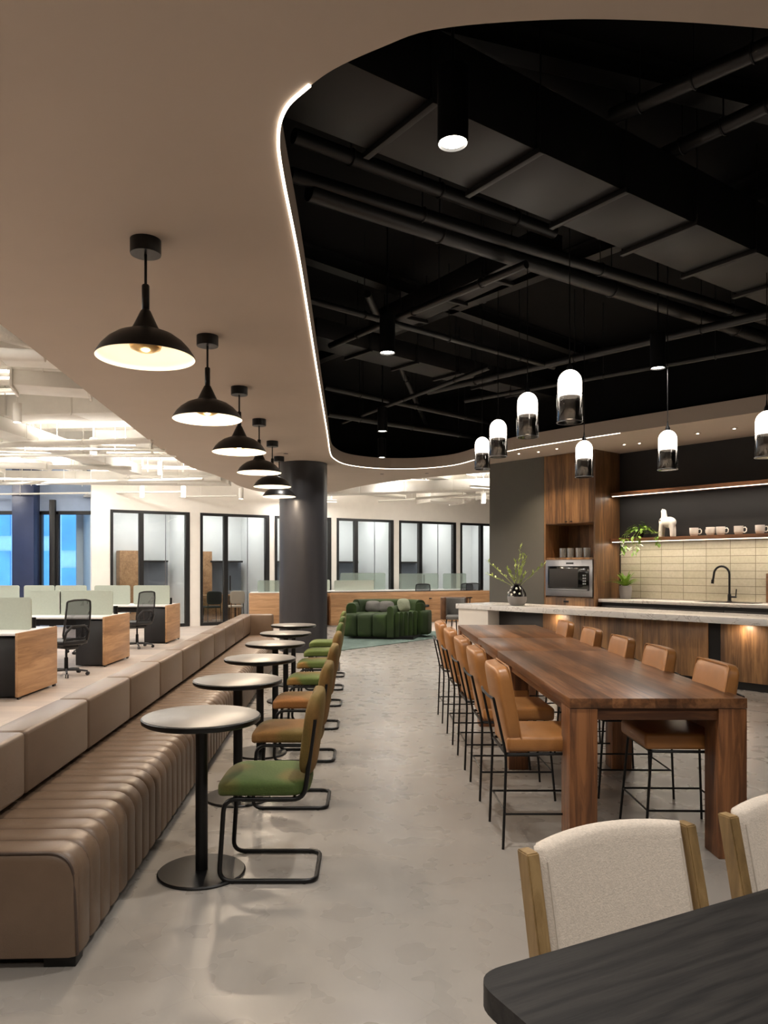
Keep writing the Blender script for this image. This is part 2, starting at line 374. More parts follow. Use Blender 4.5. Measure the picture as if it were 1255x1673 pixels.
def fillet(pts, r, n=5, close=False):
    P = [Vector(p) for p in pts]; out = []; m = len(P)
    for i in range(m):
        if not close and i in (0, m-1): out.append(P[i]); continue
        a, b, c = P[i-1], P[i], P[(i+1) % m]; u = (a-b); v = (c-b); lu, lv = u.length, v.length; u.normalize(); v.normalize()
        k = min(r, lu*.49, lv*.49); s0, s1 = b+u*k, b+v*k
        for j in range(n+1):
            t = j/n; out.append(s0*(1-t)**2+b*2*t*(1-t)+s1*t*t)
    return out
def spline(pts, n=8, close=True):
    P = [Vector(p) for p in pts]; m = len(P); out = []
    for i in range(m if close else m-1):
        if close: a, b, c, d = P[i-1], P[i], P[(i+1) % m], P[(i+2) % m]
        else: a, b, c, d = P[max(i-1, 0)], P[i], P[i+1], P[min(i+2, m-1)]
        for k in range(n):
            t = k/n
            out.append(.5*((2*b)+(-a+c)*t+(2*a-5*b+4*c-d)*t*t+(-a+3*b-3*c+d)*t**3))
    if not close: out.append(P[-1])
    return out
def rounded_rect(x0, x1, y0, y1, r, n=6):
    return [(p.x, p.y) for p in fillet([(x0, y0, 0), (x1, y0, 0), (x1, y1, 0), (x0, y1, 0)], r, n, True)]
def tag(o, label=None, cat=None, group=None, kind=None):
    if label: o['label'] = label
    if cat: o['category'] = cat
    if group: o['group'] = group
    if kind: o['kind'] = kind
    return o
def thing(name, label, cat, loc=(0, 0, 0), rz=0, group=None):
    o = bpy.data.objects.new(name, None); C.objects.link(o); o.location = loc; o.rotation_euler = (0, 0, rz); o.empty_display_size = .1
    return tag(o, label, cat, group)
def struct(o, label=None):
    o['kind'] = 'structure'
    if label: o['label'] = label
    return o
def copy_tree(o, parent=None, loc=None, rz=None, label=None):
    c = o.copy(); C.objects.link(c)
    if parent: c.parent = parent
    for ch in [x for x in bpy.data.objects if x.parent == o and x is not c]: copy_tree(ch, c)
    if loc is not None: c.location = loc
    if rz is not None: c.rotation_euler = (0, 0, rz)
    if label: c['label'] = label
    return c
def setmat(o, mat):
    for s_ in o.material_slots: s_.link = 'OBJECT'; s_.material = MATS[mat]
def kids(o, name): return [c for c in bpy.data.objects if c.parent == o and c.name.split('.')[0] == name]
def area(name, loc, size, energy, col, parent=None, rot=(0, 0, 0), shape='DISK', spread=PI, sy=None):
    l = bpy.data.lights.new(name, 'AREA'); l.shape = shape; l.size = size; l.energy = energy; l.color = col; l.spread = spread
    if sy: l.size_y = sy
    o = bpy.data.objects.new(name, l); C.objects.link(o); o.location = loc; o.rotation_euler = rot
    if parent: o.parent = parent
    return o
def point(name, loc, r, energy, col, parent=None):
    l = bpy.data.lights.new(name, 'POINT'); l.shadow_soft_size = r; l.energy = energy; l.color = col
    o = bpy.data.objects.new(name, l); C.objects.link(o); o.location = loc
    if parent: o.parent = parent
    return o

# ------------------------------------------------------------------ kitchen frame
KO = Vector((4.218, 12.4, 0)); KA = math.atan2(-.773, .634); KU = Vector((.634, -.773, 0)); KV = Vector((.773, .634, 0))
def K(u, v, z=0): p = KO+KU*u+KV*v; return Vector((p.x, p.y, z))
def ku(x, v):
    "distance along the kitchen wall of what stands v in front of it and shows at column x"
    q = (x-VX)/FPX; b = KO+KV*v; return (q*b.y-b.x)/(KU.x-q*KU.y)

# ================================================================== STRUCTURE
HC = 3.4
g_wallA, g_slope = Vector((-6.27, 18.2)), .583                # the line of glazed meeting rooms
def GW(X): return 18.2+g_slope*(X+6.27)
MB().box(-2.2, 12, -5, 30, -.1, 0).build('floor', 'stone_floor', smooth=False)['kind'] = 'structure'
struct(MB().prism([(-2.2, -5), (-2.2, 12.6), (-1.2, 13.4), (-1.2, 30), (-16, 30), (-16, -5)], -.1, .001).build('floor', 'plank_floor', smooth=False))
struct(MB().box(.9, 6.5, 15.6, 30, -.05, .0012).build('floor', 'plank_floor', smooth=False))

hole_pts = [(1.412, 2.63), (.9, 2.588), (.553, 2.593), (.23, 2.637), (.05, 2.727), (-.126, 2.844), (-.24, 2.962), (-.332, 3.09), (-.383, 3.283), (-.402, 3.616),
            (-.412, 4.64), (-.455, 6.4), (-.50, 8.25), (-.55, 10.4), (-.60, 12.3), (-.56, 13.0), (-.40, 13.62), (-.05, 14.05), (.45, 14.27), (1.05, 14.2), (1.6, 13.75), (1.95, 12.9),
            (2.35, 12.0), (2.95, 11.2), (3.55, 10.49), (4.2, 9.75), (4.84, 9.02), (5.6, 8.1), (6.2, 7.0), (6.4, 5.5), (6.0, 4.2), (5.0, 3.4), (3.8, 3.0), (2.6, 2.78)]
hole = [(p.x, p.y) for p in spline([(x, y, 0) for x, y in hole_pts], 5)]
outer_back = spline([(-2.62, -5, 0), (-2.72, 2, 0), (-2.86, 5.81, 0), (-3.086, 8.88, 0), (-3.30, 12.0, 0), (-3.33, 14.0, 0), (-3.15, 15.0, 0), (-3.0, 16.2, 0), (-2.95, 17.4, 0), (-2.6, 18.7, 0), (-1.9, 19.2, 0),
                     (-1.04, 19.0, 0), (-.186, 17.4, 0), (.7, 16.2, 0), (1.7, 15.35, 0), (2.45, 14.8, 0)], 5, False)
outer = [(p.x, p.y) for p in outer_back]+[(2.75, 14.95), (9.5, 14.95), (9.5, -5)]
struct(MB().slab_holes(outer, [hole], HC, HC+.2).build('ceiling', 'soffit', smooth=False), 'warm beige suspended ceiling with a free-form cut-out')
# black void above the cut-out
grow = []
cx, cy = 2.6, 8.0
n_ = len(hole)
for i, (x, y) in enumerate(hole):
    a, b = Vector(hole[i-1]), Vector(hole[(i+1) % n_]); t = (b-a).normalized(); nr = Vector((t.y, -t.x))
    p = Vector((x, y)); q = p+nr*.35
    if (q-Vector((cx, cy))).length < (p-Vector((cx, cy))).length: q = p-nr*.35
    grow.append((q.x, q.y))
vm = MB(); vm.sweep([(0, HC+.2), (.03, HC+.2), (.03, 4.8), (0, 4.8)], grow, close=True)
vm.prism(grow, 4.75, 4.85)
struct(vm.build('ceiling', 'black_ceiling', smooth=False), 'matt black exposed ceiling above the cut-out')
# office ceiling
struct(MB().box(-16, 12, -5, 30, 4.86, 4.95).build('ceiling', 'white_service', smooth=False))
struct(MB().prism([(-16, -5), (-2.75, -5), (-3.0, 5.8), (-3.3, 12), (-3.1, 15), (-3.1, 17), (-2.5, 18.8), (-1.0, 19.1), (.8, 16.3), (2.8, 15.1), (12, 15.1), (12, 30), (-16, 30)], 4.1, 4.2).build('ceiling', 'white_rough', smooth=False), 'rough white painted slab over the desks')
# shell walls
struct(MB().box(-16, 12, -5.15, -5, 0, 4.9).build('wall_front', 'soffit', smooth=False))
struct(MB().box(9.5, 9.65, -5, 32, 0, 4.9).build('wall_right', 'grey_wall', smooth=False))
struct(MB().box(-16.15, -16, -5, 19, 0, 4.9).build('wall_left', 'white_wall', smooth=False))

# column
col = struct(MB().lathe([(.435, 0), (.435, HC)], 64, (-1.165, 13.62, 0)).build('column', 'column_paint', ang=50))
col['label'] = 'large round charcoal column beside the sofa'

# led strip following the cut-out's left and far edges
def led_run(i0, i1):
    H = [Vector((x, y, 0)) for x, y in hole]; seg = H[i0:i1+1]
    m = MB(); m.sweep([(.001, HC-.008), (.014, HC-.008), (.014, HC+.018), (.001, HC+.018)], [(p.x, p.y) for p in seg]); return m, seg
m, seg = led_run(29, 120)
t = m.build('led_strip', 'led', smooth=False); tag(t, 'thin glowing light strip tracing the curved edge of the ceiling cut-out', 'light strip')

# ---- glazed meeting rooms along the slanted back wall
def gx(x):
    "plan point of the glazed wall at image column x"
    q = (x-VX)/FPX; Y = (18.2+g_slope*6.27)/(1-g_slope*q); return Vector((q*Y, Y))
GD = Vector((1, g_slope)).normalized(); GN = Vector((-GD.y, GD.x)); GA = math.atan2(GD.y, GD.x)
g0 = gx(155)
def gu(x, v):
    q = (x-VX)/FPX; b = g0+GN*v; return (q*b.y-b.x)/(GD.x-q*GD.y)
def GL(x): return (gx(x)-g0).length*(1 if x >= 155 else -1)
frames = [(180, 310, 231), (327, 440, 369), (449, 541, 478), (550, 643, 582), (652, 745, 687), (752, 835, 787), (845, 925, 880)]
FH = 2.93
wm = MB(); L1 = GL(990)
wm.box(GL(150), L1, 0, .12, FH, 4.2)
edges = [(150, 180)]+[(frames[i][1], frames[i+1][0]) for i in range(len(frames)-1)]+[(925, 990)]
for a, b in edges: wm.box(GL(a), GL(b), 0, .12, 0, FH)
wb = struct(wm.build('wall_back', 'white_wall', smooth=False)); wb.location = (g0.x, g0.y, 0); wb.rotation_euler = (0, 0, GA)
RD = 2.2
for i, (a, b, mu) in enumerate(frames):
    ua, ub, um = GL(a), GL(b), GL(mu); f = .07
    m = MB(); m.box(ua, ub, -.02, .10, FH-.07, FH, .004); m.box(ua, ub, -.02, .10, 0, .08, .004)
    m.box(ua, ua+f, -.02, .10, 0.08, FH-.07); m.box(ub-f*1.6, ub, -.02, .10, 0.08, FH-.07); m.box(um-.055, um+.055, -.02, .10, 0.08, FH-.07)
    o = struct(m.build('window_%d' % (i+1), 'black_frame', smooth=False)); o.location = (g0.x, g0.y, 0); o.rotation_euler = (0, 0, GA)
    p = MB(); p.box(ua+f, um-.055, .03, .042, .08, FH-.07); p.box(um+.055, ub-f*1.6, .03, .042, .08, FH-.07)
    mid = (um+ub)/2; p.build('pane', 'clear_glass', o, smooth=False)
    q = MB(); q.box(mid-.006, mid+.006, .02, .05, .08, FH-.07); q.build('glass_joint', 'steel', o, smooth=False)
    if i in (1, 4): MB().box(um+.09, um+.12, -.06, -.03, .9, 1.3, .005).build('pull_handle', 'black_metal', o)
rm = MB()
rm.box(GL(150), L1, RD, RD+.1, 0, 4.1)
for a, b in edges: 
    c = (GL(a)+GL(b))/2; rm.box(c-.05, c+.05, .12, RD, 0, 3.35)
rm.box(GL(150), L1, .12, RD, 3.3, 3.35)
r = struct(rm.build('wall_far', 'room_wall', smooth=False)); r.location = wb.location; r.rotation_euler = (0, 0, GA)
rooms = ['first from the windows', 'second from the windows', 'behind the column', 'fourth from the windows', 'fifth from the windows', 'sixth from the windows', 'last by the kitchen wall']
for i, (a, b, mu) in enumerate(frames):
    c = (GL(a)+GL(b))/2; P_ = g0+GD*c+GN*(RD*.5)
    t = thing('ceiling_light', 'flat white ceiling light inside the glazed room '+rooms[i], 'ceiling light', (P_.x, P_.y, 3.299), GA)
    MB().box(-.62, .62, -.4, .4, -.04, 0, .005).build('housing', 'white_wall', t); MB().box(-.58, .58, -.36, .36, -.052, -.04).build('diffuser', 'room_lamp', t, smooth=False)
    if i < 5:
        # alcove unit against the back wall of each room
        v0 = RD-.5; w0, w1, w2 = {0: (196, 231, 275), 1: (326, 347, 397), 2: (450, 452, 492), 3: (548, 550, 586), 4: (650, 652, 690)}[i]
        P_ = g0+GD*gu(w0, v0)+GN*v0; d1, d2 = gu(w1, v0)-gu(w0, v0), gu(w2, v0)-gu(w0, v0)
        t = thing('wall_cabinet', 'grey alcove unit with dark shelf in the glazed room '+rooms[i], 'cabinet', (P_.x, P_.y, 0), GA)
        MB().box(d1, d2+.1, .42, .46, 0.72, 1.66).build('back_panel', 'niche_grey', t, smooth=False)
        MB().box(d1-.05, d2, .0, .46, 1.66, 1.71, .004).build('shelf', 'dark_panel', t)
        MB().box(d1, d2+.1, .42, .46, 0, .72, .004).build('base_cabinet', 'oak_y' if i < 2 else 'niche_grey', t)
        if i < 2: MB().box(0, d1, .02, .46, 0, 1.97, .004).build('side_cabinet', 'oak_y', t)

# ---- window wall at the far left with the tower outside
fm = MB()
WY = 19.0
def fx(x): return (x-VX)*WY/FPX
fm.box(-16, fx(160), WY, WY+.2, FH+.02, 4.2); fm.box(-16, fx(160), WY, WY+.2, 0, .55)
struct(fm.build('wall_windows', 'blue_wall', smooth=False))
m = MB(); m.box(fx(30), fx(65), WY-.35, WY+.25, 0, 4.1, .01); struct(m.build('trim_1', 'navy'), 'dark blue square pier between the windows')
edgesw = [(-420, -225), (-215, 30), (65, 87), (92, 160)]
for k, (a, b) in enumerate(edgesw):
    m = MB(); A, B = fx(a), fx(b); 
    for (x0, x1) in ((A, A+.06), (B-.06, B)): m.box(x0, x1, WY-.02, WY+.1, .55, FH)
    m.box(A, B, WY-.02, WY+.1, FH-.07, FH+.02); m.box(A, B, WY-.02, WY+.1, .52, .6)
    o = struct(m.build('window_%d' % (8+k), 'black_frame', smooth=False)); MB().box(A+.06, B-.06, WY+.05, WY+.06, .6, FH-.07).build('pane', 'window_glass', o, smooth=False)
struct(MB().box(fx(83), fx(92), WY-.1, WY+.1, 0, FH+.3, .005).build('trim_2', 'black_frame'))
# outside ground and tower
def tower(x0, x1, y, h, label, dx=2.4, dz=3.4, off=0):
    t = thing('tower', label, 'building', ((x0+x1)/2, y, -30)); W_ = x1-x0
    MB().box(-W_/2, W_/2, 0, 12, 0, h+30).build('wall', 'tower_wall', t, smooth=False)
    n = 0; z = 30+off-3.4*3
    while z < min(h+28, 30+16):
        x = -W_/2+.5
        while x < W_/2-1.5 and n < 99:
            MB().box(x, x+dx-.5, -.12, .02, z, z+dz-.9).build('window', 'tower_glass', t, smooth=False); x += dx; n += 1
        z += dz
    return t
tower(-33, -17, 44, 40, 'blue tinted office tower seen through the left window')
tower(-16, -9.5, 38, 46, 'pale blue tower seen through the right hand window', 1.7, 2.9, 1)

# ================================================================== SEATING BENCH
BV = -.036
t = thing('banquette_bench', 'long brown leather banquette with ribbed seat and cushioned back', 'bench', (-.985, 0, 0), math.atan(-BV))
# local frame: y along the bench, x to the right; front face at x=0
Y0, Y1 = 2.79, 11.6; sp = .13
def bench_prof(scale_in):
    pr = [(-.50, .10), (-.50, .40)]; r = .10
    top = .432-scale_in
    pr = [(-.60, .045), (-.60, top)]
    for k in range(7):
        a = PI/2-k*PI/12; pr.append((-r-scale_in+r*math.cos(a), top-r+r*math.sin(a)))
    pr.append((-scale_in, .16)); pr.append((-scale_in, .045)); return pr
rings = []; y = Y0+.02
def ring(y, s_): rings.append([Vector((a, y, b)) for a, b in bench_prof(s_)])
ring(Y0, .03); ring(Y0+.008, .010); ring(Y0+.02, .0)
ring(Y0+.03, .006)
n = int((Y1-Y0-.03)/sp)
for k in range(n):
    y = Y0+.03+k*sp
    for f_, d_ in ((.0, .013), (.035, .006), (.09, .001), (.28, -.002), (.5, -.003), (.72, -.002), (.91, .001), (.965, .006)): ring(y+sp*f_, d_)
m = MB(); m.ring_loft(rings); m.bm.faces.ensure_lookup_table()
for f in m.bm.faces:
    q = ((f.calc_center_median().y-Y0-.03)/sp) % 1
    if (q < .035 or q > .965) and f.calc_center_median().y > Y0+.035: f.material_index = 1
seat = m.build('seat', ['bench_leather', 'bench_leather_side'], t, ang=75)
m = MB(); m.tube(fillet([(-.60, Y0+.012, .432), (-.02, Y0+.012, .432), (-.0, Y0+.012, .05)], .1, 8), .006, 6); m.build('piping', 'bench_leather_side', seat)
m = MB(); m.box(-.58, -.05, Y0+.06, Y1, 0, .05); m.build('plinth', 'black_metal', t, smooth=False)
for (xx, yy) in ((-.07, Y0+.05), (-.5, Y0+.05)):
    MB().box(xx-.06, xx+.06, yy-.03, yy+.05, 0, .05, .004).build('foot', 'black_metal', t)
m = MB(); m.box(-.64, -.56, Y0, Y1+.55, .05, .70, .01); m.build('back_frame', 'dark_panel', t)
ys = [Y0, 3.43, 4.28, 5.13, 5.98, 6.83, 7.68, 8.53, 9.38, 10.23, 11.08, 12.05]
for a, b in zip(ys, ys[1:]):
    MB().box(-.63, -.45, a+.004, b-.004, .462, .755, .022, 3).build('back_cushion', 'bench_leather', t)
# short return towards the column
MB().box(-.62, -.10, 11.95, 12.15, .40, .755, .022, 3).build('back_cushion', 'bench_leather', t)
MB().box(-.62, -.10, 11.62, 11.95, .05, .432, .03, 3).build('seat_return', 'bench_leather', t)
MB().box(-.58, -.12, 11.65, 12.1, 0, .40).build('return_base', 'dark_panel', t, smooth=False)

# ================================================================== ROUND TABLES
t = thing('round_table', 'round grey topped cafe table nearest the camera, beside the bench', 'table', (-.816, 3.68, 0), 0, 'round cafe tables along the bench')
top = MB().lathe([(.275, .742), (.287, .750), (.289, .768), (.286, .771)], 64).build('tabletop', 'black_metal', t, ang=50)
MB().lathe([(.283, .7705), (.283, .7735), (.281, .7745)], 64).build('top_surface', 'tabletop_grey', top, ang=50)
MB().cyl((0, 0), .030, .014, .742, 24).build('pedestal', 'black_metal', t, ang=50)
MB().lathe([(.10, .715), (.12, .742)], 24).build('mounting_plate', 'black_metal', t, ang=50)
MB().lathe([(.212, 0), (.214, .008), (.208, .014), (.05, .017)], 56).build('base', 'black_metal', t, ang=40)
rt = t
lab = ['second round cafe table from the camera, in front of the brown velvet chair', 'third round cafe table from the camera along the bench', 'fourth round cafe table from the camera along the bench',
       'fifth round cafe table from the camera, next to the last but one', 'farthest small round cafe table, in front of the column']
for k, (x, y) in enumerate([(-.845, 4.88), (-.868, 6.05), (-.892, 7.25), (-.916, 8.4), (-.945, 9.58)]):
    copy_tree(rt, loc=(x, y, 0), label=lab[k])

# ================================================================== CANTILEVER CHAIRS (local: faces -X, origin on the floor)
def make_cantilever():
    t = thing('cantilever_chair', 'nearest cantilever chair with green velvet seat and olive back', 'chair', (-.47, 3.74, 0), 0, 'cantilever chairs facing the bench')
    hw = .19
    loop = [(.22, hw, .78), (.17, hw, .40), (-.21, hw, .40), (-.235, hw, .012), (.225, hw, .012), (.225, -hw, .012), (-.235, -hw, .012), (-.21, -hw, .40), (.17, -hw, .40), (.22, -hw, .78)]
    MB().tube(fillet(loop, .06, 6), .0115, 10).build('frame', 'black_metal', t, ang=60)
    for xx in (-.10, .12): MB().tube([(xx, -hw, .40), (xx, hw, .40)], .008).build('crossbar', 'black_metal', t)
    m = MB(); m.cushion(.45, .42, .085, 5); 
    for v in m.bm.verts:
        if v.co.x < -.12: v.co.z -= (-.12-v.co.x)**2*2.2
    m._x(m.bm.verts[:], Matrix.Translation((-.03, 0, .452))); m.build('seat', 'velvet_a', t, ang=80)
    m = MB(); m.cushion(.07, .41, .40, 4.5)
    for v in m.bm.verts: v.co.x += .05*(1-(v.co.y/.2)**2)*.5
    m._x(m.bm.verts[:], Matrix.Translation((.185, 0, .70)) @ Matrix.Rotation(.13, 4, 'Y')); m.build('backrest', 'velvet_b', t, ang=80)
    for yy in (-hw, hw):
        for xx in (-.17, .17): MB().cyl((xx, yy), .009, 0, .006, 8).build('glide', 'black_plastic', t)
    return t
cc = make_cantilever()
cl = [('second cantilever chair from the camera, brown velvet seat and back', -.475, 4.82, 'velvet_b', 'velvet_b'),
      ('third cantilever chair from the camera with rust orange seat', -.485, 5.94, 'velvet_c', 'velvet_b'),
      ('fourth cantilever chair from the camera, seat half green half brown', -.50, 7.10, 'velvet_d', 'velvet_b'),
      ('fifth cantilever chair from the camera, green seat with olive back', -.515, 8.25, 'velvet_d', 'velvet_a'),
      ('sixth cantilever chair from the camera, green velvet, before the last one', -.53, 9.32, 'velvet_e', 'velvet_a'),
      ('farthest cantilever chair in green velvet, by the column', -.55, 10.42, 'velvet_e', 'velvet_e')]
for lb, x, y, ms, mb_ in cl:
    c = copy_tree(cc, loc=(x, y, 0), label=lb); setmat(kids(c, 'seat')[0], ms); setmat(kids(c, 'backrest')[0], mb_)
tag(MB().box(-.50, -.40, 10.85, 11.05, 0, .135, .01).build('floor_box', 'pot_grey'), 'small grey block on the floor behind the green chairs', 'box')

# ================================================================== DOME PENDANTS
def make_dome():
    t = thing('dome_pendant', 'black dome pendant nearest the camera, largest in the row', 'pendant lamp', (0, 0, HC), 0, 'black dome pendants over the bench')
    MB().lathe([(.086, -.083), (.088, -.078), (.088, 0)], 40).build('canopy', 'black_metal', t, ang=40)
    MB().cyl((0, 0), .0085, -.36, -.08, 10).build('stem', 'black_metal', t)
    MB().lathe([(.018, -.41), (.022, -.40), (.022, -.265), (.018, -.258)], 20).build('sleeve', 'black_metal', t)
    pr = [(.282, -.682), (.276, -.665), (.25, -.625), (.215, -.588), (.165, -.553), (.12, -.535), (.082, -.522), (.070, -.50), (.028, -.41), (.016, -.40)]
    sh = MB().lathe(pr, 56, cap=False).build('shade', 'black_metal', t, ang=40)
    inner = [(.280, -.683), (.272, -.664), (.246, -.628), (.21, -.592), (.16, -.558), (.1, -.542), (0, -.538)]
    MB().lathe(inner, 56, cap=False).build('shade_lining', 'lamp_inner', sh, ang=60)
    MB().lathe([(0, -.648), (.05, -.644), (.085, -.628), (.09, -.612), (.06, -.565), (.06, -.54)], 32, cap=False).build('bulb_cup', 'brass', t, ang=50)
    MB().lathe([(.050, -.575), (.075, -.573), (.075, -.568), (.050, -.566)], 32, cap=False).build('bulb', 'bulb', t)
    return t
paint('brass', (190, 160, 110), .3, 1)
dp = make_dome()
dpos = [(238, 4.33), (339, 6.12), (391, 7.85), (423.5, 9.55), (445, 11.2), (456, 12.75)]
dlab = ['second black dome pendant from the camera', 'third black dome pendant from the camera', 'fourth black dome pendant from the camera', 'fifth black dome pendant, its canopy close to the column', 'farthest black dome pendant, its shade touching the column outline']
for k, (x, Y) in enumerate(dpos):
    o = dp if k == 0 else copy_tree(dp, label=dlab[k-1]); o.location = ((x-VX)*Y/FPX, Y, HC)
    area('dome_light', (0, 0, -.655), .14, E_DOME, WARM, o); point('dome_glow', (0, 0, -.67), .03, E_DOME*.28, (1, .84, .62), o)

# ================================================================== DINING TABLE
TX0, TX1, TY0, TY1, TZ = 1.043, 1.956, 3.845, 8.82, .829
t = thing('communal_table', 'long walnut communal table with thick block legs', 'table', (TX0, TY0, 0), -.006)
Wd = TX1-TX0
for (a, b) in ((0, 2.21), (2.214, 3.33), (3.334, 4.975)):
    MB().box(0, Wd, a, b, TZ-.052, TZ, .003).build('top_board', 'walnut', t)
for yy in (0.0, 1.70, 3.2, 4.80):
    for xx in (0, Wd-.145):
        MB().box(xx, xx+.145, yy+.004, yy+.17, 0, TZ-.055, .003).build('leg', 'walnut_leg', t)
MB().box(.145, Wd-.145, .02, .06, TZ-.115, TZ-.052, .002).build('end_rail', 'walnut_rail', t)
MB().box(.145, Wd-.145, 4.9, 4.94, TZ-.115, TZ-.052, .002).build('end_rail', 'walnut_rail', t)
for xx in (.02, Wd-.05): MB().box(xx, xx+.03, .17, 4.8, TZ-.10, TZ-.052, .002).build('side_rail', 'walnut', t)

# ================================================================== COUNTER STOOLS (local: faces +X)
def make_stool():
    t = thing('counter_stool', '', 'stool', (0, 0, 0), 0, 'tan leather counter stools at the communal table')
    hw = .20; fr = []
    for s_ in (-1, 1):
        # rear leg runs on as the back upright
        MB().tube(fillet([(-.24, s_*(hw+.018), 0), (-.222, s_*(hw+.012), .50), (-.288, s_*(hw-.0), .80)], .06, 4), .0075, 8).build('rear_leg', 'black_metal', t, ang=60)
        MB().tube([(.245, s_*(hw+.015), 0), (.205, s_*(hw-.01), .50)], .0075, 8).build('front_leg', 'black_metal', t, ang=60)
    m = MB(); z = .185; xr, xf, yb = -.222, .231, hw+.01
    m.tube([(xr, -yb, z), (xf, -yb, z), (xf, yb, z), (xr, yb, z)], .006, 8, True); m.build('footrest', 'black_metal', t)
    m = MB(); m.tube(fillet([(-.222, -hw-.01, .505), (.21, -hw, .505), (.21, hw, .505), (-.222, hw+.01, .505)], .03, 3, True), .0085, 8, True); m.build('seat_frame', 'black_metal', t); m = MB()
    m.tube(fillet([(-.288, -.20, .80), (-.300, -.12, .80), (-.300, .12, .80), (-.288, .20, .80)], .05, 3), .0075, 8); m.build('back_rail', 'black_metal', t)
    m = MB(); m.box(-.215, .245, -.215, .215, .515, .60, .022, 3); m.build('seat', 'tan_leather', t, ang=50)
    m = MB(); m.cushion(.085, .43, .44, 7)
    for v in m.bm.verts: v.co.x -= .018*(1-(v.co.y/.215)**2)
    m._x(m.bm.verts[:], Matrix.Translation((-.20, 0, .755)) @ Matrix.Rotation(-.17, 4, 'Y'))
    b = m.build('backrest', 'tan_leather', t, ang=80)
    m = MB(); 
    pts = [(.036, -.211, -.21), (.036, -.211, .212), (.036, .211, .212), (.036, .211, -.21)]
    m.tube(fillet(pts, .03, 3), .004, 6, M=Matrix.Translation((-.207, 0, .755)) @ Matrix.Rotation(-.17, 4, 'Y')); m.build('piping', 'tan_leather', b)
    return t
st = make_stool()
ords = ['nearest', 'second nearest', 'third nearest', 'fourth nearest', 'farthest']
SY = [4.20, 5.02, 5.76, 6.55, 7.42]
for side in (0, 1):
    for k, yy in enumerate(SY):
        lb = '%s tan leather counter stool on the %s side of the walnut table' % (ords[k], ('aisle', 'kitchen')[side])
        if side == 0 and k == 0: o = st; o['label'] = lb
        else: o = copy_tree(st, label=lb)
        if side == 0: o.location = (.965, yy, 0); o.rotation_euler = (0, 0, 0)
        else: o.location = (1.755, yy+.05, 0); o.rotation_euler = (0, 0, PI-.02)

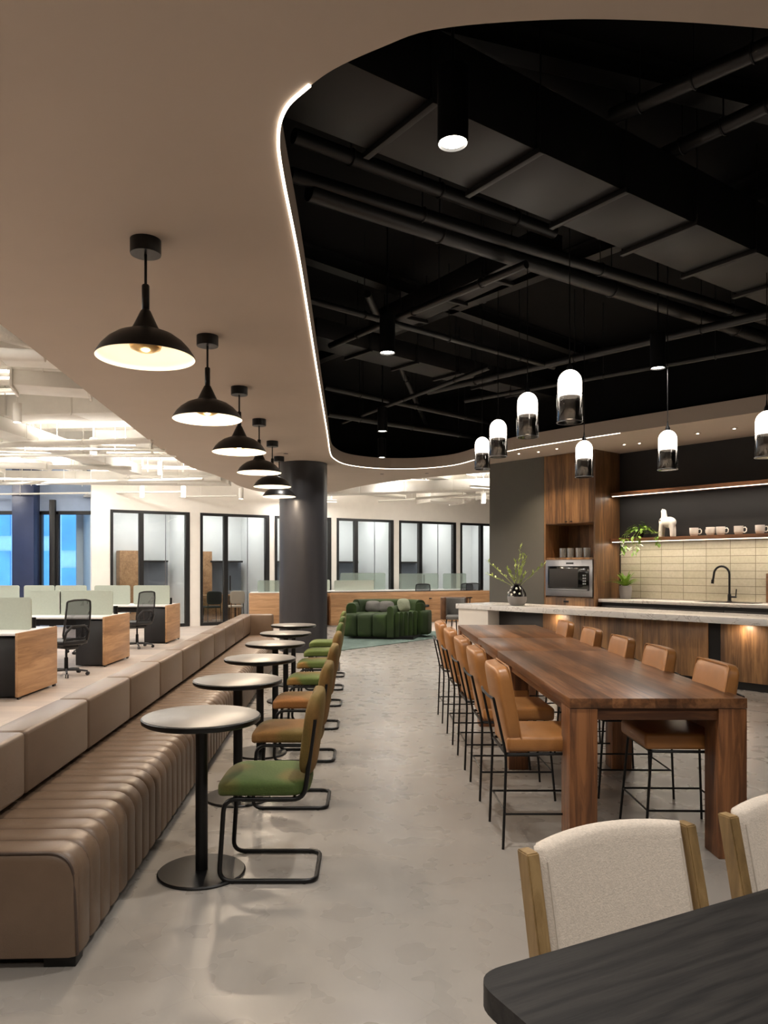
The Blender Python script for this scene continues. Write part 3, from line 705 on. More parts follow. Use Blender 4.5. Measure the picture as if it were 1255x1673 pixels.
# ================================================================== FOREGROUND TABLE AND CHAIRS
TA = math.radians(26.4)
t = thing('black_oak_table', 'black stained oak table with rounded corner in the foreground', 'table', (.184, 1.337, 0), TA)
poly = rounded_rect(0, 1.9, -.95, 0, .07, 8)
m = MB(); m.prism([(x, y) for x, y in poly], .728, .771)
ed = [e for e in m.bm.edges if abs(e.verts[0].co.z-e.verts[1].co.z) < 1e-6 and e.calc_face_angle(0) > 1]
bmesh.ops.bevel(m.bm, geom=ed, offset=.003, segments=2, profile=.5, affect='EDGES'); m.build('tabletop', 'ebony', t, ang=40)
for xx in (.45, 1.45): 
    MB().box(xx-.04, xx+.04, -.52, -.44, .02, .728, .004).build('leg', 'black_metal', t)
    MB().box(xx-.05, xx+.05, -.80, -.15, 0, .02, .004).build('foot', 'black_metal', t)
def make_dining():
    "local: faces -Y, origin on the floor under the seat; back at y=+.22"
    t = thing('dining_chair', 'cream upholstered dining chair, left one of the two at the black table', 'chair', (0, 0, 0), 0, 'cream chairs at the black table')
    for s_ in (-1, 1):
        m = MB(); a = [(s_*.238, .165, 0), (s_*.238, .165, .44), (s_*.238, .255, .855)]
        rings = []
        for (x, y, z), (hx, hy) in zip(a, ((.014, .018), (.017, .024), (.0165, .021))):
            rings.append([Vector((x-hx, y-hy, z)), Vector((x+hx, y-hy, z)), Vector((x+hx, y+hy, z)), Vector((x-hx, y+hy, z))])
        m.ring_loft(rings); bmesh.ops.bevel(m.bm, geom=m.bm.edges[:], offset=.003, segments=2, affect='EDGES'); m.build('back_post', 'chair_oak', t)
        MB().box(s_*.238-.017, s_*.238+.017, -.24, -.205, 0, .43, .004).build('front_leg', 'chair_oak', t)
        MB().box(s_*.238-.012, s_*.238+.012, -.21, .15, .36, .41, .003).build('side_rail', 'chair_oak', t)
    MB().box(-.225, .225, -.24, -.21, .36, .41, .003).build('front_rail', 'chair_oak', t)
    m = MB(); m.cushion(.47, .47, .085, 6); m._x(m.bm.verts[:], Matrix.Translation((0, -.02, .45))); m.build('seat', 'cream_fabric', t, ang=80)
    # back pad: panel with a gently arched top, wrapping the posts
    m = MB(); nx, nz = 20, 14; W_, z0, z1 = .221, .52, .862
    def P(u, v, side):
        x = W_*u; top = z1+.016*(1-u*u); z = z0+(top-z0)*v
        y = .255-(.855-z)*.217+.028*(1-u*u)*(1 if side else .9)
        edge = max(0, abs(u)-.93)/.07; ev = max(0, v-.95)/.05; th = .022*math.sqrt(max(0, 1-edge**2))*math.sqrt(max(0.0, 1-ev**2))
        return Vector((x, y-(.0+th if not side else -th), z))
    F = [[m.bm.verts.new(P(-1+2*i/nx, j/nz if j < nz-3 else [.90, .96, .985, 1][j-(nz-3)], 0)) for i in range(nx+1)] for j in range(nz+1)]
    B = [[m.bm.verts.new(P(-1+2*i/nx, j/nz if j < nz-3 else [.90, .96, .985, 1][j-(nz-3)], 1)) for i in range(nx+1)] for j in range(nz+1)]
    for G in (F, B):
        for j in range(nz):
            for i in range(nx): m.bm.faces.new((G[j][i], G[j][i+1], G[j+1][i+1], G[j+1][i]))
    for i in range(nx): m.bm.faces.new((F[0][i], F[0][i+1], B[0][i+1], B[0][i])); m.bm.faces.new((F[nz][i], F[nz][i+1], B[nz][i+1], B[nz][i]))
    for j in range(nz): m.bm.faces.new((F[j][0], F[j+1][0], B[j+1][0], B[j][0])); m.bm.faces.new((F[j][nx], F[j+1][nx], B[j+1][nx], B[j][nx]))
    bmesh.ops.remove_doubles(m.bm, verts=m.bm.verts[:], dist=.0004)
    b = m.build('back_pad', 'cream_fabric', t, ang=70)
    for s_ in (-.90, .90):
        MB().tube([P(s_, v/10, 0)+Vector((0, .0005, 0)) for v in range(0, 10)], .0022, 6).build('piping', 'fabric_piping', b)
    return t
dc = make_dining(); CA = math.radians(23)
def place_chair(o, px_, py_):
    "put the top of the left back post at that world spot"
    l = Vector((-.238, .255)); c, s_ = math.cos(CA), math.sin(CA)
    o.location = (px_-(c*l.x-s_*l.y), py_-(s_*l.x+c*l.y), 0); o.rotation_euler = (0, 0, CA)
place_chair(dc, .367, 1.705)
c2 = copy_tree(dc, label='cream upholstered dining chair at the right edge, cut off by the frame'); place_chair(c2, .945, 1.955)

# ================================================================== KITCHEN
def kthing(name, label, cat, u, v, z=0, rz=0, group=None): return thing(name, label, cat, K(u, v, z), KA+rz, group)
def kbuild(m, name, mat, **k): o = m.build(name, mat, **k); o.location = KO; o.rotation_euler = (0, 0, KA); return o
o = kbuild(MB().box(-2.24, 6.5, .0, .15, 0, HC), 'wall_kitchen', 'charcoal_wall', smooth=False); struct(o)
o = kbuild(MB().box(-2.24, -1.02, -.72, 0, 0, HC), 'wall_grey', 'grey_wall', smooth=False); struct(o, 'grey painted wall at the end of the kitchen')
struct(kbuild(MB().box(0, 6.0, -.012, 0, 1.0, 1.93), 'wall_tiles', 'tile', smooth=False), 'cream stacked tile backsplash under the shelf')
# tall cabinet
t = kthing('tall_cabinet', 'tall walnut kitchen cabinet with open niche and built in oven', 'cabinet', -1.015, -.72)
W_ = 1.0
MB().box(0, .03, 0, .7, 0, HC).build('side_panel', 'kitchen_wood', t, smooth=False); MB().box(W_-.03, W_, 0, .7, 0, HC).build('side_panel', 'kitchen_wood', t, smooth=False)
MB().box(.03, W_-.03, .66, .7, 0, HC).build('back_panel', 'kitchen_wood', t, smooth=False)
MB().box(.03, W_-.03, .02, .66, 2.235, HC).build('upper_carcass', 'kitchen_wood', t, smooth=False)
for a, b in ((.033, .498), (.502, W_-.033)):
    d = MB().box(a, b, -.002, .02, 2.245, HC-.01, .002).build('door', 'kitchen_wood', t)
    MB().box((.43 if a < .1 else .53), (.47 if a < .1 else .57), -.016, -.002, 2.26, 2.275, .002).build('handle', 'black_metal', d)
MB().box(.03, W_-.03, .02, .66, 1.64, 1.672).build('niche_shelf', 'kitchen_wood', t, smooth=False)
MB().box(.03, W_-.03, .02, .66, 0.12, 1.02).build('lower_carcass', 'kitchen_wood', t, smooth=False)
MB().box(.033, W_-.033, -.002, .02, .12, 1.0, .002).build('drawer', 'kitchen_wood', t)
MB().box(.40, .50, -.014, -.002, .93, .96, .002).build('drawer_handle', 'black_metal', t)
MB().box(.02, W_-.02, .05, .66, 0, .12).build('plinth', 'black_metal', t, smooth=False)
t = kthing('built_in_oven', 'stainless steel built in microwave oven in the walnut cabinet', 'oven', -.98, -.735, 1.03)
MB().box(0, .92, .005, .55, 0, .605, .003).build('body', 'steel', t)
d = MB().box(.06, .86, -.012, .006, .10, .50, .004).build('door', 'black_glass', t)
MB().box(.09, .66, -.016, -.011, .15, .46, .002).build('door_window', 'charcoal_wall', d)
MB().box(.06, .84, -.03, -.012, .105, .125, .004).build('handle', 'steel', d)
for k in range(4):
    for q in range(2): MB().box(.75+.035*q, .775+.035*q, -.016, -.011, .2+.045*k, .225+.045*k, .001).build('button', 'steel', d)
MB().box(.42, .56, 0, .006, .535, .56).build('badge', 'black_metal', t, smooth=False)
for k, uu in enumerate((-.72, -.57, -.40, -.25)):
    t = MB().lathe([(.0, .004), (.052, .0), (.058, .16), (.055, .16), (.049, .012), (0, .012)], 24, cap=False).build('drinking_glass', 'cup_glass')
    tag(t, ['drinking glass at the left end of the cabinet niche', 'second drinking glass from the left in the niche', 'third drinking glass from the left in the niche', 'drinking glass at the right end of the cabinet niche'][k], 'glass', 'glasses above the oven')
    t.location = K(uu, -.60, 1.672)
# shelves
sd = .33
for z0, lb in ((2.67, 'upper walnut wall shelf with light strip beneath'), (1.925, 'lower walnut wall shelf holding mugs and a plant')):
    t = kthing('wall_shelf', lb, 'shelf', 0, 0, z0)
    MB().box(.004, 6.0, -sd, -.002, 0, .055, .002).build('board', 'shelf_wood', t)
    MB().box(.02, 6.0, -sd+.03, -sd+.05, -.010, 0).build('light_strip', 'shelf_led', t, smooth=False)
    for k in range(4):
        area('shelf_light', (.75+1.5*k, -sd+.035, -.02), 1.45, E_LED*(.55 if z0 > 2 else .7), (1, .88, .74), t, shape='RECTANGLE', sy=.03)
# wall counter
t = kthing('kitchen_counter', 'white topped kitchen counter along the tiled wall', 'counter', 0, 0)
MB().box(.0, 6.0, -.66, -.014, .955, 1.005, .004).build('worktop', 'marble', t)
for k in range(6): MB().box(.03+.98*k, .03+.98*k+.97, -.61, -.02, .1, .90, .002).build('cabinet_front', 'dark_panel', t)
MB().box(.02, 5.98, -.59, -.03, .0, .955).build('carcass', 'black_metal', t, smooth=False)
MB().box(ku(1140, -.4), ku(1235, -.4), -.5, -.18, 1.0052, 1.009, .001).build('sink_rim', 'black_metal', t)
# faucet
uf = ku(1192, -.13)
t = kthing('faucet', 'black gooseneck kitchen faucet above the sink', 'faucet', uf, -.13, 1.005)
MB().lathe([(.036, 0), (.036, .012), (.026, .02), (.026, .10), (.018, .12)], 20).build('body', 'black_metal', t)
arc = [(0, 0, .1), (0, 0, .40)]+[(-.105+.105*math.cos(a), -.02*(1-math.cos(a)), .40+.12*math.sin(a)) for a in [PI*k/12 for k in range(1, 12)]]+[(-.215, -.04, .36), (-.225, -.042, .31)]
MB().tube(arc, .0155, 12).build('spout', 'black_metal', t, ang=60)
MB().tube([(-.225, -.042, .325), (-.23, -.043, .265)], .021, 12).build('spray_head', 'black_metal', t)
m = MB(); m.tube([(0, 0, .075), (.10, 0, .075)], .014, 10); m.tube([(.09, 0, .075), (.10, 0, .19)], .009, 8); m.build('lever', 'black_metal', t)
# board at right edge
t = kthing('cutting_board', 'wooden board leaning on the tiles at the right edge', 'board', ku(1262, -.06), -.06, 1.005)
MB().box(-.09, .35, 0, .025, 0, .42, .012).build('board', 'shelf_wood', t); t.rotation_euler[0] = 0
# island
t = kthing('kitchen_island', 'long kitchen island with pale veined stone top and walnut front', 'kitchen island', 0, 0)
ul = -1.80
MB().box(ul, 6.2, -2.066, -1.16, .825, .905, .005).build('worktop', 'marble', t)
MB().box(ul+.03, ul+.68, -2.03, -1.20, 0, .825, .003).build('end_block', 'white_panel', t)
ud0, ud1 = ul+.68, ku(887, -1.76)
MB().box(ud0, ud1, -1.76, -1.22, .1, .825, .002).build('dark_front', 'dark_panel', t)
us = [ud1, ku(1050, -1.76), ku(1157, -1.76)]
for a, b in zip(us, us[1:]): MB().box(a+.003, b-.003, -1.76, -1.22, .10, .825, .002).build('front_panel', 'kitchen_wood', t)
ub0, ub1 = us[-1], ku(1177, -1.76)
MB().box(ub0, ub1, -1.745, -1.22, .1, .825).build('recess_strip', 'black_metal', t, smooth=False)
for k in range(3): MB().box(ub1+.9*k+.003, ub1+.9*k+.897, -1.76, -1.22, .10, .825, .002).build('front_panel', 'kitchen_wood', t)
MB().box(ud0, 6.1, -1.72, -1.25, 0, .10).build('plinth', 'black_metal', t, smooth=False)
for xx in (905, 1212):
    u_ = ku(xx, -1.86); MB().cyl((u_, -1.87), .035, .817, .826, 16).build('under_light', 'spot_dot', t)
    area('island_light', (u_, -1.87, .81), .06, 2.2, WARM, t)
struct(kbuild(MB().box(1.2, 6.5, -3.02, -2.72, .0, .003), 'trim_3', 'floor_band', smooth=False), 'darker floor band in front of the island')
# recessed dots in the kitchen soffit
dots = [(848, 741), (880, 738), (910, 733), (1020, 726), (1045, 724), (1140, 708), (1200, 700)]
for k, (x, y) in enumerate(dots):
    p = px(x, y, HC-.004)
    t = thing('recessed_spotlight', 'tiny recessed spotlight in the kitchen soffit, %s' % ('farthest left', 'second from the left', 'third from the left', 'fourth from the left', 'fifth from the left', 'second from the right', 'farthest right')[k], 'spotlight', p, 0, 'recessed spotlights in the kitchen soffit')
    MB().lathe([(.045, -.004), (.045, .004)], 20).build('trim_ring', 'soffit', t); MB().lathe([(.016, -.007), (.016, -.003)], 16).build('lens', 'spot_dot', t)
    area('spot_light', (0, 0, -.02), .05, E_DOWN*.5, WARM, t, spread=1.6)
# island vase
def branch(m, base, d, L, leafs, rnd, lw=.03, ll=.09, st=.004):
    d = Vector(d).normalized(); pts = [Vector(base)+d*L*k/6+Vector((0, 0, .04*L*math.sin(k/6*PI))) for k in range(7)]
    m.tube(pts, st, 5, r2=st*.4)
    for k in range(leafs):
        p = Vector(base)+d*L*(.35+.65*k/leafs); a = rnd.random()*2*PI
        q = Vector((math.cos(a), math.sin(a), .5))*.8+d; m.leaf(p+Vector((0, 0, .03*L)), q, ll*(.7+.5*rnd.random()), lw, .2, 3)
rn = random.Random(4)
uv = ku(845, -1.78)
t = kthing('vase', 'round black spotted vase with grey base on the island', 'vase', uv, -1.78, .905)
MB().lathe([(.07, 0), (.10, .004), (.142, .06), (.152, .115), (.150, .145)], 40).build('base_band', 'pot_grey', t)
MB().lathe([(.150, .145), (.138, .20), (.105, .265), (.07, .305), (.058, .33), (.066, .35), (.058, .352), (.05, .33), (.0, .25)], 40, cap=False).build('body', 'vase_black', t)
for a, z, r_ in ((-1.9, .24, .113), (-1.2, .21, .128), (-2.5, .20, .13), (-1.55, .175, .14), (-1.0, .27, .098), (-2.2, .29, .08), (-.6, .19, .13)):
    MB().sphere((r_*math.cos(a), r_*math.sin(a), z), .02, n=10).build('spot', 'vase_spot', t)
t = kthing('branch_arrangement', 'yellow green leafy stems standing in the black vase', 'plant', uv, -1.78, .905+.26)
for k, (dx, dz, L) in enumerate(((-.75, .62, .72), (-.95, .40, .62), (-.55, .75, .40), (-.05, 1.1, .72), (.12, 1, .55), (.5, .9, .62), (.75, .62, .62), (.4, .6, .3), (-.3, .9, .3), (-.15, 1, .45))):
    m = MB(); branch(m, (0, 0, 0), (dx, rn.uniform(-.3, .3), dz), L, 14, rn, .026, .075); m.build('stem', 'leaf_pale', t, ang=80)
# potted plant on the wall counter
t = kthing('potted_plant', 'spiky green plant in a grey pot at the counter end', 'potted plant', ku(1022, -.32), -.32, 1.005)
MB().lathe([(.075, 0), (.082, .01), (.098, .12), (.096, .21), (.088, .21), (.085, .19), (0, .19)], 28, cap=False).build('pot', 'pot_grey', t)
for k in range(34):
    a = k*2.4; el = .5+.9*rn.random(); m_ = MB() if k % 34 == 0 else m_
    m_.leaf((0, 0, .19), (math.cos(a)*math.cos(el), math.sin(a)*math.cos(el), math.sin(el)), .27+.16*rn.random(), .045, .35, 5)
m_.build('foliage', 'leaf', t, ang=80)
# trailing plant on lower shelf
t = kthing('trailing_plant', 'leafy plant trailing over the left end of the lower shelf', 'plant', ku(1045, -.2), -.2, 1.98)
MB().lathe([(.05, 0), (.07, .10), (.06, .10), (0, .09)], 20, cap=False).build('pot', 'soil', t)
m = MB()
for k in range(110):
    a = rn.random()*2*PI; rr = .19*math.sqrt(rn.random()); z = .10+.17*rn.random()*(1-rr/.25)
    m.leaf((rr*math.cos(a), rr*math.sin(a)*.7, z), (math.cos(a), math.sin(a), rn.uniform(-.2, .6)), .07, .045, .5, 3)
for k, (x, L) in enumerate(((-.16, .30), (-.12, .22), (.0, .26), (.06, .30), (.10, .2), (-.2, .16), (.42, .14))):
    m.tube([(x*.6, -.05, .12), (x, -.17, .04), (x, -.19, -.06), (x, -.19, -L)], .003, 5)
    for q in range(9):
        m.leaf((x, -.19, .02-L*q/8), (rn.uniform(-1, 1), rn.uniform(-1, .1), rn.uniform(-.6, .3)), .075, .045, .5, 3)
for q in range(16): m.leaf((.2+.28*rn.random(), -.1, .05+.03*rn.random()), (rn.uniform(-1, 1), -1, .3), .06, .04, .4, 3)
m.build('foliage', 'leaf', t, ang=80)
# white llama figurine
t = kthing('llama_figurine', 'white ceramic llama figurine on the lower shelf', 'figurine', ku(1090, -.17), -.17, 1.98)
m = MB(); m.sphere((.035, 0, .225), 1, .115, .075, .088, 20); m.sphere((-.055, 0, .24), 1, .078, .062, .075, 20)
m.tube([(-.05, 0, .22), (-.045, 0, .30), (-.05, 0, .36), (-.053, 0, .40)], .055, 14, r2=.036); m.sphere((-.056, 0, .395), .042, n=14)
for lx in (-.085, .095):
    for ly in (-.035, .035): m.tube([(lx*.85, ly, .22), (lx, ly, .10), (lx*1.05, ly, .002)], .036, 12, r2=.028)
so = m.build('body', 'white_ceramic', t); rmd = so.modifiers.new('r', 'REMESH'); rmd.mode = 'VOXEL'; rmd.voxel_size = .007; rmd.use_smooth_shade = True
sm_ = so.modifiers.new('s', 'SMOOTH'); sm_.iterations = 8; sm_.factor = .6
for yy in (-.02, .02): MB().lathe([(.012, 0), (.006, .03), (0, .035)], 10, (-.065, yy, .405)).build('ear', 'white_ceramic', t)
MB().sphere((-.085, -.056, .262), .011, n=8).build('eye', 'black_metal', t)
# mugs
def make_mug():
    t = thing('mug', '', 'mug', (0, 0, 0), 0, 'white mugs on the lower shelf')
    MB().lathe([(.035, 0), (.05, .006), (.062, .04), (.064, .125), (.060, .125), (.057, .04), (.0, .012)], 28, cap=False).build('cup', 'white_ceramic', t, ang=60)
    MB().tube([(.06, 0, .10), (.085, 0, .108), (.103, 0, .085), (.10, 0, .05), (.08, 0, .033), (.058, 0, .035)], .008, 8).build('handle', 'white_ceramic', t, ang=60)
    return t
mg = make_mug()
ml = ['white mug nearest the llama figurine', 'white mug left one of the close pair on the shelf', 'white mug right one of the close pair on the shelf', 'white mug standing between the close pair and the last mug', 'white mug farthest right on the shelf']
for k, x in enumerate((1134, 1161, 1177.5, 1207, 1242)):
    o = mg if k == 0 else copy_tree(mg); o['label'] = ml[k]; o.location = K(ku(x, -.17), -.17, 1.98); o.rotation_euler = (0, 0, KA+.5+(2.2 if k == 1 else 0))

# ================================================================== GLASS PENDANTS
def make_glass():
    t = thing('glass_pendant', '', 'pendant lamp', (0, 0, 4.75), 0, '')
    R0 = .095
    return t
def glass_pendant(x, Y, ybot, label, group, R0=.093):
    X = (x-VX)*Y/FPX; zb = CH+(HY-ybot)*Y/FPX
    t = thing('glass_pendant', label, 'pendant lamp', (X, Y, zb), 0, group); H = R0*4.2
    ct = 4.74-zb
    MB().lathe([(.05, ct-.04), (.05, ct)], 20).build('ceiling_rose', 'black_metal', t)
    MB().tube([(0, 0, H+.02), (0, 0, ct-.03)], .004, 6).build('cord', 'black_metal', t)
    MB().lathe([(.024, H-.02), (.022, H+.02), (.008, H+.05), (.005, H+.09)], 16).build('cap', 'black_metal', t)
    zs = H*.49
    pr = [(0, zs+.002), (R0*.93, zs+.002)]+[(R0*.93*math.cos(a), H-R0*1.0+R0*math.sin(a)) for a in [PI/2*k/8 for k in range(0, 8)]]+[(.012, H)]
    MB().lathe(pr, 32, cap=False).build('opal_dome', 'opal', t, ang=60)
    g = MB().lathe([(0, 0), (R0*.9, .0), (R0, .014), (R0, zs+.02)], 32, cap=False).build('glass_cylinder', 'smoke_glass', t, ang=50)
    MB().lathe([(R0*.80, .018), (R0*.80, zs), (R0*.78, zs), (R0*.78, .018)], 32, cap=False).build('inner_sleeve', 'smoke_glass', t, ang=50)
    m = MB(); ring_ = [(R0*math.cos(2*PI*k/32), R0*math.sin(2*PI*k/32), .004) for k in range(32)]; m.tube(ring_, .0035, 6, True); m.build('rim', 'steel', g)
    point('pendant_light', (0, 0, zs*.5), .05, E_PEND*.4, WARM, t); 
    return t
for x, Y, yb, lb in ((931, 5.5, 691, 'largest opal topped glass pendant, nearest above the walnut table'), (862, 6.45, 715, 'second glass pendant above the walnut table, counted from the nearest'),
                     (814, 7.75, 747, 'third glass pendant above the walnut table, counted from the nearest'), (788, 9.0, 767, 'farthest glass pendant above the walnut table')):
    glass_pendant(x, Y, yb, lb, 'glass pendants above the walnut table')
for x, Y, yb, lb in ((954.5, 7.9, 780, 'glass pendant hanging in front of the tall walnut cabinet'), (1091, 7.3, 768, 'glass pendant hanging in front of the upper shelf'), (1253, 6.2, 748, 'glass pendant cut by the right edge of the frame')):
    glass_pendant(x, Y, yb, lb, 'glass pendants towards the kitchen')

# ================================================================== BLACK CEILING SERVICES
def can(x, y, label, D=.142, L=.34, rod=True):
    p = px(x, y, 3.45); ct = 4.74-3.45
    t = thing('cylinder_downlight', label, 'downlight', (p.x, p.y, 3.45), 0, 'black cylinder downlights in the dark ceiling')
    MB().lathe([(D/2-.008, .03), (D/2-.004, 0), (D/2, 0), (D/2, L), (D/2-.01, L+.004)], 32, cap=False).build('housing', 'black_metal', t)
    MB().cyl((0, 0), D/2-.01, .012, .02, 28).build('lens', 'downlight_face', t)
    MB().cyl((0, 0), .008, L, ct, 8).build('rod', 'black_metal', t)
    area('downlight_beam', (0, 0, .005), D*.8, E_DOWN*1.5, NEUT, t, spread=2.2)
can(740, 235, 'largest black cylinder downlight nearest the camera'); can(633, 577, 'black cylinder downlight to the left, above the aisle middle')
can(1075, 602, 'black cylinder downlight above the kitchen pendants'); can(625, 705, 'small far black cylinder downlight, upper of the two by the curved edge'); can(624, 748, 'farthest black cylinder downlight at the curved edge')
def vpipe(a, b, r, label, mat='black_pipe', group=None, name='pipe', hang=True, ceil=4.75):
    a, b = Vector(a), Vector(b); t = thing(name, label, 'pipe', a, 0, group); d = b-a
    MB().tube([(0, 0, 0), d*.5, d], r, 12).build('pipe_run', mat, t)
    if hang:
        m_ = 0
        for f in (.18, .5, .82):
            p = d*f; MB().tube([p+Vector((0, 0, r)), Vector((p.x, p.y, ceil-a.z))], .005, 5).build('hanger', mat, t)
            c = [p+Vector((0, 0, 0))+Matrix.Rotation(2*PI*k/12, 3, d.normalized()) @ (d.normalized().cross(Vector((0, 0, 1))).normalized()*(r+.006)) for k in range(12)]
            MB().tube(c, .006, 5, True).build('clamp', mat, t)
    return t
def P3(x, y, Z): return px(x, y, Z)
pipes = [((505, 312), (1290, 566), 4.15, .07, 'thick black pipe, lower of the long diagonal pair'), ((475, 285), (1290, 535), 4.2, .05, 'thick black pipe, upper of the long diagonal pair'),
         ((480, 222), (905, 380), 4.35, .05, 'black pipe left of the large duct'), ((540, 565), (860, 432), 4.0, .035, 'black pipe rising to the right above the aisle'),
         ((505, 490), (905, 600), 3.95, .03, 'black pipe falling to the right across the pendants'), ((700, 640), (1290, 505), 3.95, .045, 'black pipe rising to the right above the kitchen'),
         ((760, 655), (1290, 560), 3.85, .03, 'thin black pipe above the kitchen edge'), ((530, 632), (800, 690), 3.95, .04, 'black pipe low at the far end of the void'),
         ((535, 676), (830, 722), 3.85, .05, 'black pipe nearest the curved far edge'), ((560, 690), (800, 600), 3.9, .03, 'thin black pipe crossing at the far end'),
         ((640, 75), (1010, 280), 4.5, .04, 'black pipe high up near the front of the void'), ((1000, 190), (1290, 60), 4.4, .05, 'black pipe at the upper right of the void'),
         ((1080, 255), (1300, 150), 4.4, .05, 'second black pipe at the upper right of the void'), ((600, 480), (700, 700), 4.3, .04, 'black pipe running away from the camera')]
def inside(p):
    x, y = p; c = False; n = len(grow)
    for i in range(n):
        x1, y1 = grow[i]; x2, y2 = grow[i-1]
        if (y1 > y) != (y2 > y) and x < (x2-x1)*(y-y1)/(y2-y1)+x1: c = not c
    return c
def clip(a, b):
    "keep the stretch of a run that lies inside the void"
    n = 200; ok = [k for k in range(n+1) if inside((a+(b-a)*k/n)[:2])]
    return a+(b-a)*ok[0]/n, a+(b-a)*ok[-1]/n
for p, q, Z, r, lb in pipes:
    a, b = clip(P3(*p, Z), P3(*q, Z)); vpipe(a, b, r, lb)
def duct(a, b, wd, h, label, nseg, mat='black_duct', flange=True, mats=None, ceil=4.75):
    a, b = Vector(a), Vector(b); d = b-a; L = d.length; ang = math.atan2(d.y, d.x)
    t = thing('air_duct', label, 'duct', a, ang)
    for k in range(nseg):
        MB().box(L*k/nseg+.002, L*(k+1)/nseg-.002, -wd/2, wd/2, 0, h, .004).build('duct_section', mat, t)
        if flange and k: MB().box(L*k/nseg-.02, L*k/nseg+.02, -wd/2-.04, wd/2+.04, -.035, .0, .003).build('flange', mat, t)
        if k: 
            for s_ in (-1, 1): MB().tube([(L*k/nseg, s_*(wd/2+.03), -.03), (L*k/nseg, s_*(wd/2+.03), ceil-a.z)], .006, 5).build('hanger', mat, t)
    return t
a, b = clip(P3(440, 118, 3.95), P3(1330, 495, 3.95)); duct(a, b, .56, .4, 'large rectangular black air duct crossing the dark ceiling', 7)
a, b = clip(P3(500, 556, 4.15), P3(900, 655, 4.15)); duct(a, b, .42, .22, 'flat black air duct at the far side of the dark ceiling', 6)
a, b = clip(P3(620, 545, 4.25), P3(900, 415, 4.25)); duct(a, b, .30, .2, 'short black air duct rising to the right', 4)
for k, (p, q) in enumerate((((480, 420), (1290, 700)), ((500, 600), (1290, 300)), ((700, 60), (1290, 200)))):
    a, b = clip(P3(*p, 4.58), P3(*q, 4.58)); d = b-a
    t = thing('ceiling_beam', ['black beam crossing low behind the pendants', 'black beam rising to the right across the void', 'black beam near the front of the void'][k], 'beam', a, math.atan2(d.y, d.x))
    m = MB(); m.box(0, d.length, -.07, .07, 0, .015); m.box(0, d.length, -.006, .006, .015, .17); m.box(0, d.length, -.07, .07, .155, .17); m.build('steel_section', 'black_pipe', t, smooth=False)
# grille on the far side of the void
p = P3(996, 655, 4.0)
t = thing('air_grille', 'square black air grille hanging behind the large glass pendant', 'grille', (p.x, p.y, p.z-.18), -.6)
m = MB(); m.box(-.28, .28, 0, .05, 0, .04); m.box(-.28, .28, 0, .05, .36, .4); m.box(-.28, -.24, 0, .05, 0, .4); m.box(.24, .28, 0, .05, 0, .4); m.build('frame', 'black_duct', t)
m = MB()
for k in range(7): m.box(-.24, .24, .01, .04, .06+.045*k, .07+.045*k)
m.build('louvres', 'black_pipe', t); MB().tube([(-.26, .02, .4), (-.26, .02, 4.74-p.z+.18)], .006, 5).build('hanger', 'black_pipe', t); MB().tube([(.26, .02, .4), (.26, .02, 4.74-p.z+.18)], .006, 5).build('hanger', 'black_pipe', t)
# recessed downlights in the beige ceiling (above and behind the camera too, they light the foreground)
sp_ = [(-.9, 1.2), (.6, .9), (1.9, 1.1), (-.9, -1.0), (1.4, -1.2), (3.4, 1.4), (3.4, -1.2), (7.2, 4.5), (7.4, 7.5), (-1.35, 12.4), (.3, 15.1), (1.2, 15.0), (-2.2, 15.6)]
for k, (x, y) in enumerate(sp_):
    t = thing('ceiling_downlight', 'small round recessed downlight in the beige ceiling', 'downlight', (x, y, HC), 0, 'recessed downlights in the beige ceiling')
    MB().lathe([(.03, -.004), (.038, -.003), (.038, .0)], 24).build('trim_ring', 'black_metal' if y > 3 else 'soffit', t)
    area('recessed_beam', (0, 0, -.012), .06, E_DOWN*(1.0 if y < 3 else .7), NEUT, t, spread=2.4)

# ================================================================== OFFICE: desks, chairs
def desk_row(y0, y1, label, screens, xr=-3.96, xl=-8.6):
    t = thing('office_desk', label, 'desk', (xr, y0, 0), 0)
    D = y1-y0
    MB().box(-.035, 0, 0, D, .03, .758, .003).build('end_panel', 'oak_y', t)
    m = MB(); m.box(-.03, -.005, .03, .09, 0, .03); m.box(-.03, -.005, D-.09, D-.03, 0, .03); m.build('glide', 'black_metal', t)
    MB().box(xl-xr, -.036, .02, D-.02, .728, .755, .003).build('worktop', 'desk_white', t)
    MB().box(-.48, -.04, .10, .52, .02, .70, .004).build('pedestal', 'black_plastic', t)
    MB().box(-.48, -.04, D-.52, D-.10, .02, .70, .004).build('pedestal', 'black_plastic', t)
    MB().box(xl-xr+.1, -.5, D/2-.14, D/2+.14, .60, .70, .004).build('cable_tray', 'black_plastic', t)
    for xx in (-1.75, -3.3, -4.55):
        MB().box(xx-.03, xx+.03, .08, D-.08, .66, .728).build('support', 'black_metal', t, smooth=False); MB().box(xx-.03, xx+.03, D/2-.3, D/2+.3, 0, .66, .004).build('leg', 'black_metal', t)
    for (a, b) in screens:
        m = MB(); pl = rounded_rect(a-xr, b-xr, .755, 1.145, .045, 5)
        m.prism(pl, -.012, .012, M=Matrix.Translation((0, D/2, 0)) @ Matrix.Rotation(PI/2, 4, 'X')); m.build('divider_screen', 'screen_felt', t, ang=40)
    return t
desk_row(8.47, 9.54, 'office desk row nearest the camera with oak end panel', [(-4.75, -4.05), (-5.6, -4.8), (-6.5, -5.65)])
desk_row(11.27, 12.45, 'middle office desk row with oak end panel', [(-4.88, -4.04), (-5.37, -4.86)])
desk_row(14.76, 15.8, 'farthest office desk row with oak end panel, before the glazed rooms', [(-4.78, -4.04), (-5.58, -4.85), (-6.38, -5.74), (-7.02, -6.40), (-7.95, -7.12)])
